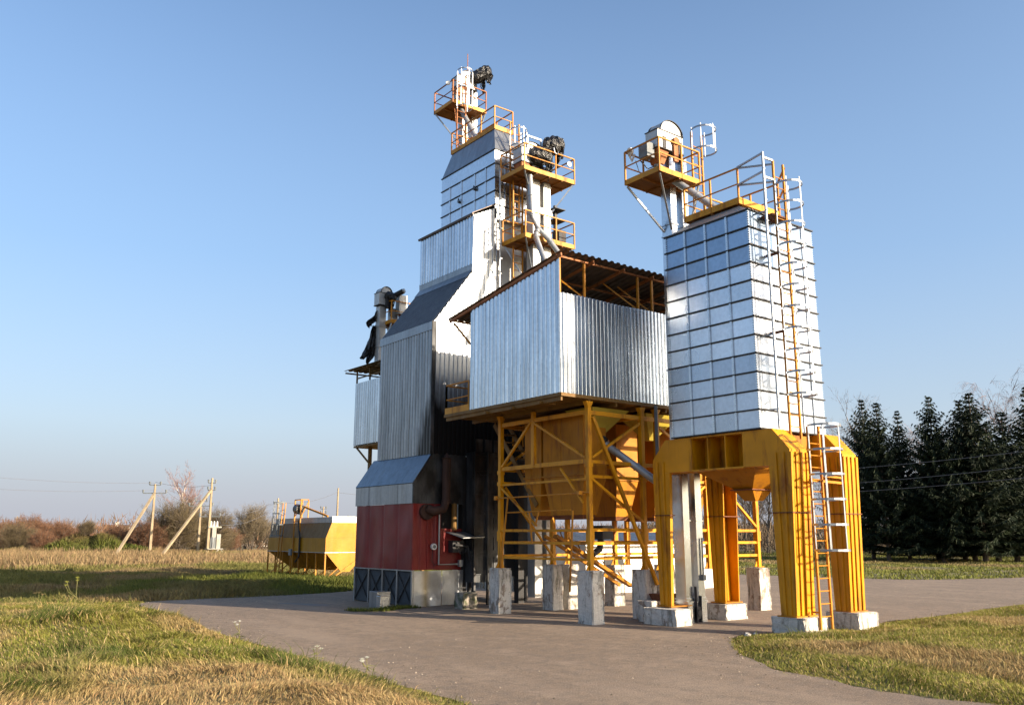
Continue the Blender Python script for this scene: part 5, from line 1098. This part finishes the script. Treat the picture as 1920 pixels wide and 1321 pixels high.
m = MB().beam((31.2, 88.4, 1.0), (31.9, 88.4, .3), .07); m.beam((31.2, 88.4, .75), (31.85, 88.4, .05), .07)
for k in range(3): m.beam((31.3 + .2 * k, 88.4, .9 - .2 * k), (31.3 + .2 * k, 88.4, .62 - .2 * k), .05)
m.build('folding_ladder', 'cream_paint', t)
def wire(a, b, sag, label, r=.016):
    a, b = Vector(a), Vector(b); pts = [a + (b - a) * (i / 14) - V(0, 0, sag * 4 * (i / 14) * (1 - i / 14)) for i in range(15)]
    tag(MB().tube(pts, r, 5).build('power_line', 'wire'), label, 'power line', 'overhead wires')
d = V(.79, -.61, 0)
wire(V(25.4, 91.9, 6.8) + d * 1.1, V(29.8, 91, 5.6) - d * 1.1, .3, 'upper wire joining the left pole crossarm to the shorter pole'); wire(V(25.4, 91.9, 7.6), V(29.9, 88.4, 7.3), .3, 'top wire joining the left pole to the tallest pole')
wire((31.0, 88.4, 3.4), (43.9, 105, 6.2), .8, 'lower wire sagging from the transformer towards the yellow bunker'); wire((30.2, 88.4, 4.4), (43.9, 105, 6.5), .6, 'upper wire from the tallest pole to the pole behind the bunker'); wire((30.1, 88.4, 4.3), (30.7, 88.4, 3.7), -.25, 'short looped lead between the tallest pole and the transformer')
wire((43.9, 105, 6.4), (54.3, 109.6, 8.2), .6, 'wire between the two poles behind the yellow bunker', .02); wire((54.3, 109.6, 8.1), (70, 108, 8.4), .5, 'wire running right from the square-topped pole behind the tower', .02)
wire((25.4, 91.9, 6.8), (-5, 88, 7.6), .8, 'lower wire leaving the left pole for the left picture edge', .012); wire((25.4, 91.9, 7.5), (-5, 88, 9.0), .8, 'upper wire leaving the left pole for the left picture edge', .012)
for i, (z0, z1) in enumerate(((5.6, 6.6), (6.2, 7.4), (7.4, 8.4))): wire((62, 45, z0), (66, 22, z1), .25, ('lowest', 'middle', 'highest')[i] + ' of three thin wires crossing in front of the spruces', .018)

# ------------------------------------------------------------------ far houses
def house(label, x, y, w, dp, h, rh, rz, wall, roof):
    t = thing('house', label, 'house', (x, y, 0)); t['base'] = (0, 0, 0); t.rotation_euler = (0, 0, rz)
    B(-w / 2, w / 2, -dp / 2, dp / 2, -.5, h).build('wall', wall, t); MB().prism([(-dp / 2 - .4, h - .1), (dp / 2 + .4, h - .1), (0, h + rh)], 'X', -w / 2 - .4, w / 2 + .4).build('roof', roof, t); MB().prism([(-dp / 2, h), (dp / 2, h), (0, h + rh - .35)], 'X', -w / 2 - .42, w / 2 + .42).build('gable', wall, t)
    B(-.4, .4, -.4, .4, h + rh * .5, h + rh + .7).build('chimney', 'wall_render', t)
    for k in (-1, 1): B(k * w * .25 - .5, k * w * .25 + .5, -dp / 2 - .04, -dp / 2, h * .3, h * .75).build('window', 'dark_steel', t)
house('small far house with a cream gable above the scrub near the left pole', 56.4, 234, 5, 6, 2.4, 2.6, R(-25), 'wall_render', 'tile_roof')
house('red-roofed house half hidden by scrub at the left picture edge', 24.6, 180, 11, 7, 1.8, 2.0, R(-25), 'wall_render', 'red_paint')
house('low far house with grey roof behind the grey shrub', 74, 190, 9, 6, 1.6, 1.6, R(40), 'wall_render', 'roof_sheet')

# ------------------------------------------------------------------ foreground weeds and stones
def umbel(label, x, y, h, seed, heads=3, col=(.30, .30, .06)):
    rnd = random.Random(seed); z = float(height(np.array([x]), np.array([y]))[0]); t = thing('wild_flower', label, 'weed', (x, y, z), 'tall weeds on the bank'); t['base'] = (0, 0, 0)
    m = MB().tube([(0, 0, 0), (.01, .0, h * .5), (0, .01, h)],   .007, 6, .004); P = []; Q = []
    for k in range(heads):
        a = rnd.uniform(0, 6.3); e = Vector((0, 0, h)) if k == 0 else Vector((math.cos(a) * h * .28, math.sin(a) * h * .28, h * rnd.uniform(.8, .97)))
        if k: m.tube([(0, 0, h * .5), tuple(e * .7 + V(0, 0, h * .08)), tuple(e)], .005, 5)
        for j in range(34):
            b = rnd.uniform(0, 6.3); rr = rnd.uniform(.02, .11); rr *= .6; P.append(tuple(e)); Q.append((e.x + math.cos(b) * rr, e.y + math.sin(b) * rr, e.z + .05 - rr * .3))
    nh = len(P)
    for k in range(14): b = rnd.uniform(0, 6.3); P.append((0, 0, rnd.uniform(.02, .2))); Q.append((math.cos(b) * .25, math.sin(b) * .25, rnd.uniform(.02, .16)))
    mt = m.build('stem', M['rail_paint'] if False else 'weed_stem', t); P, Q = np.array(P), np.array(Q)
    for k in range(heads): v, f3 = slivers(P[34 * k:34 * k + 34], Q[34 * k:34 * k + 34], np.full(34, .009)); quick_mesh('flower_head', v, f3, np.tile(col, (len(v), 1)), 'blades', t)
    v, f3 = slivers(P[nh:], Q[nh:], np.full(14, .014)); quick_mesh('leaves', v, f3, np.tile((.11, .12, .03), (len(v), 1)), 'blades', t)
umbel('tall pale umbel weed standing alone on the left bank', 4.4, 21.2, .78, 1, 4); umbel('dry thin umbel stalk left of the tall pale weed', 3.9, 22.5, .5, 2, 3, (.22, .17, .08)); umbel('leafy yellow weed at the asphalt corner on the left', 8.5, 35.4, .5, 3, 6, (.25, .24, .05))
umbel('white-flowered weed at the asphalt edge, left one', 7.72, 20.3, .42, 4, 3, (.55, .55, .5)); umbel('white-flowered weed at the asphalt edge in the middle', 7.62, 16.0, .28, 5, 3, (.5, .5, .4)); umbel('white-flowered weed at the asphalt edge nearest the viewer', 7.55, 13.9, .30, 6, 4, (.6, .6, .52))
def stone(label, x, y, r, seed):
    bm = bmesh.new(); bmesh.ops.create_icosphere(bm, subdivisions=2, radius=r); rnd = random.Random(seed)
    for v in bm.verts: v.co *= rnd.uniform(.75, 1.15); v.co.z *= .7
    me = bpy.data.meshes.new('stone'); bm.to_mesh(me); bm.free(); me.materials.append(M['whitewashed_concrete']); o = bpy.data.objects.new('stone', me); C.objects.link(o); o.location = (x, y, r * .45 + max(0, float(height(np.array([x]), np.array([y]))[0]))); tag(o, label, 'stone', 'white stones at the grass tip')
stone('larger white stone in the grass left of the front pier', 17.35, 13.55, .085, 1); stone('smaller white stone beside the front pier', 17.7, 13.6, .06, 2)

# grit and crumbs of gravel strewn along the edges of the asphalt
x, y = scatter(90000, 6, 40, 8, 36); i = inside(x, y, AP); d = edist(x, y, AP); k = i & (rng.random(len(x)) < np.exp(-d / .45) * .6 + .012); x, y = x[k], y[k]; n = len(x); r = rng.uniform(.006, .020, n) * rng.uniform(.5, 1.3, n)
a = rng.uniform(0, 6.28, n); v = np.empty((n, 4, 3))
for j in range(3): v[:, j] = np.stack([x + r * 1.2 * np.cos(a + j * 2.1), y + r * 1.2 * np.sin(a + j * 2.1), np.full(n, .001)], 1)
v[:, 3] = np.stack([x, y, r * 1.1], 1); f3 = (np.arange(n)[:, None, None] * 4 + np.array([[0, 1, 3], [1, 2, 3], [2, 0, 3]])[None]).reshape(-1, 3); cc = np.tile((.24, .19, .14), (n, 1)) * rng.uniform(.4, 1.9, (n, 1))
o = quick_mesh('gravel_grit', v.reshape(-1, 3), f3, np.repeat(cc, 4, 0), 'twigs', None); o['kind'] = 'stuff'; o['label'] = 'loose grit and small stones scattered along the asphalt edges'; o['category'] = 'gravel'
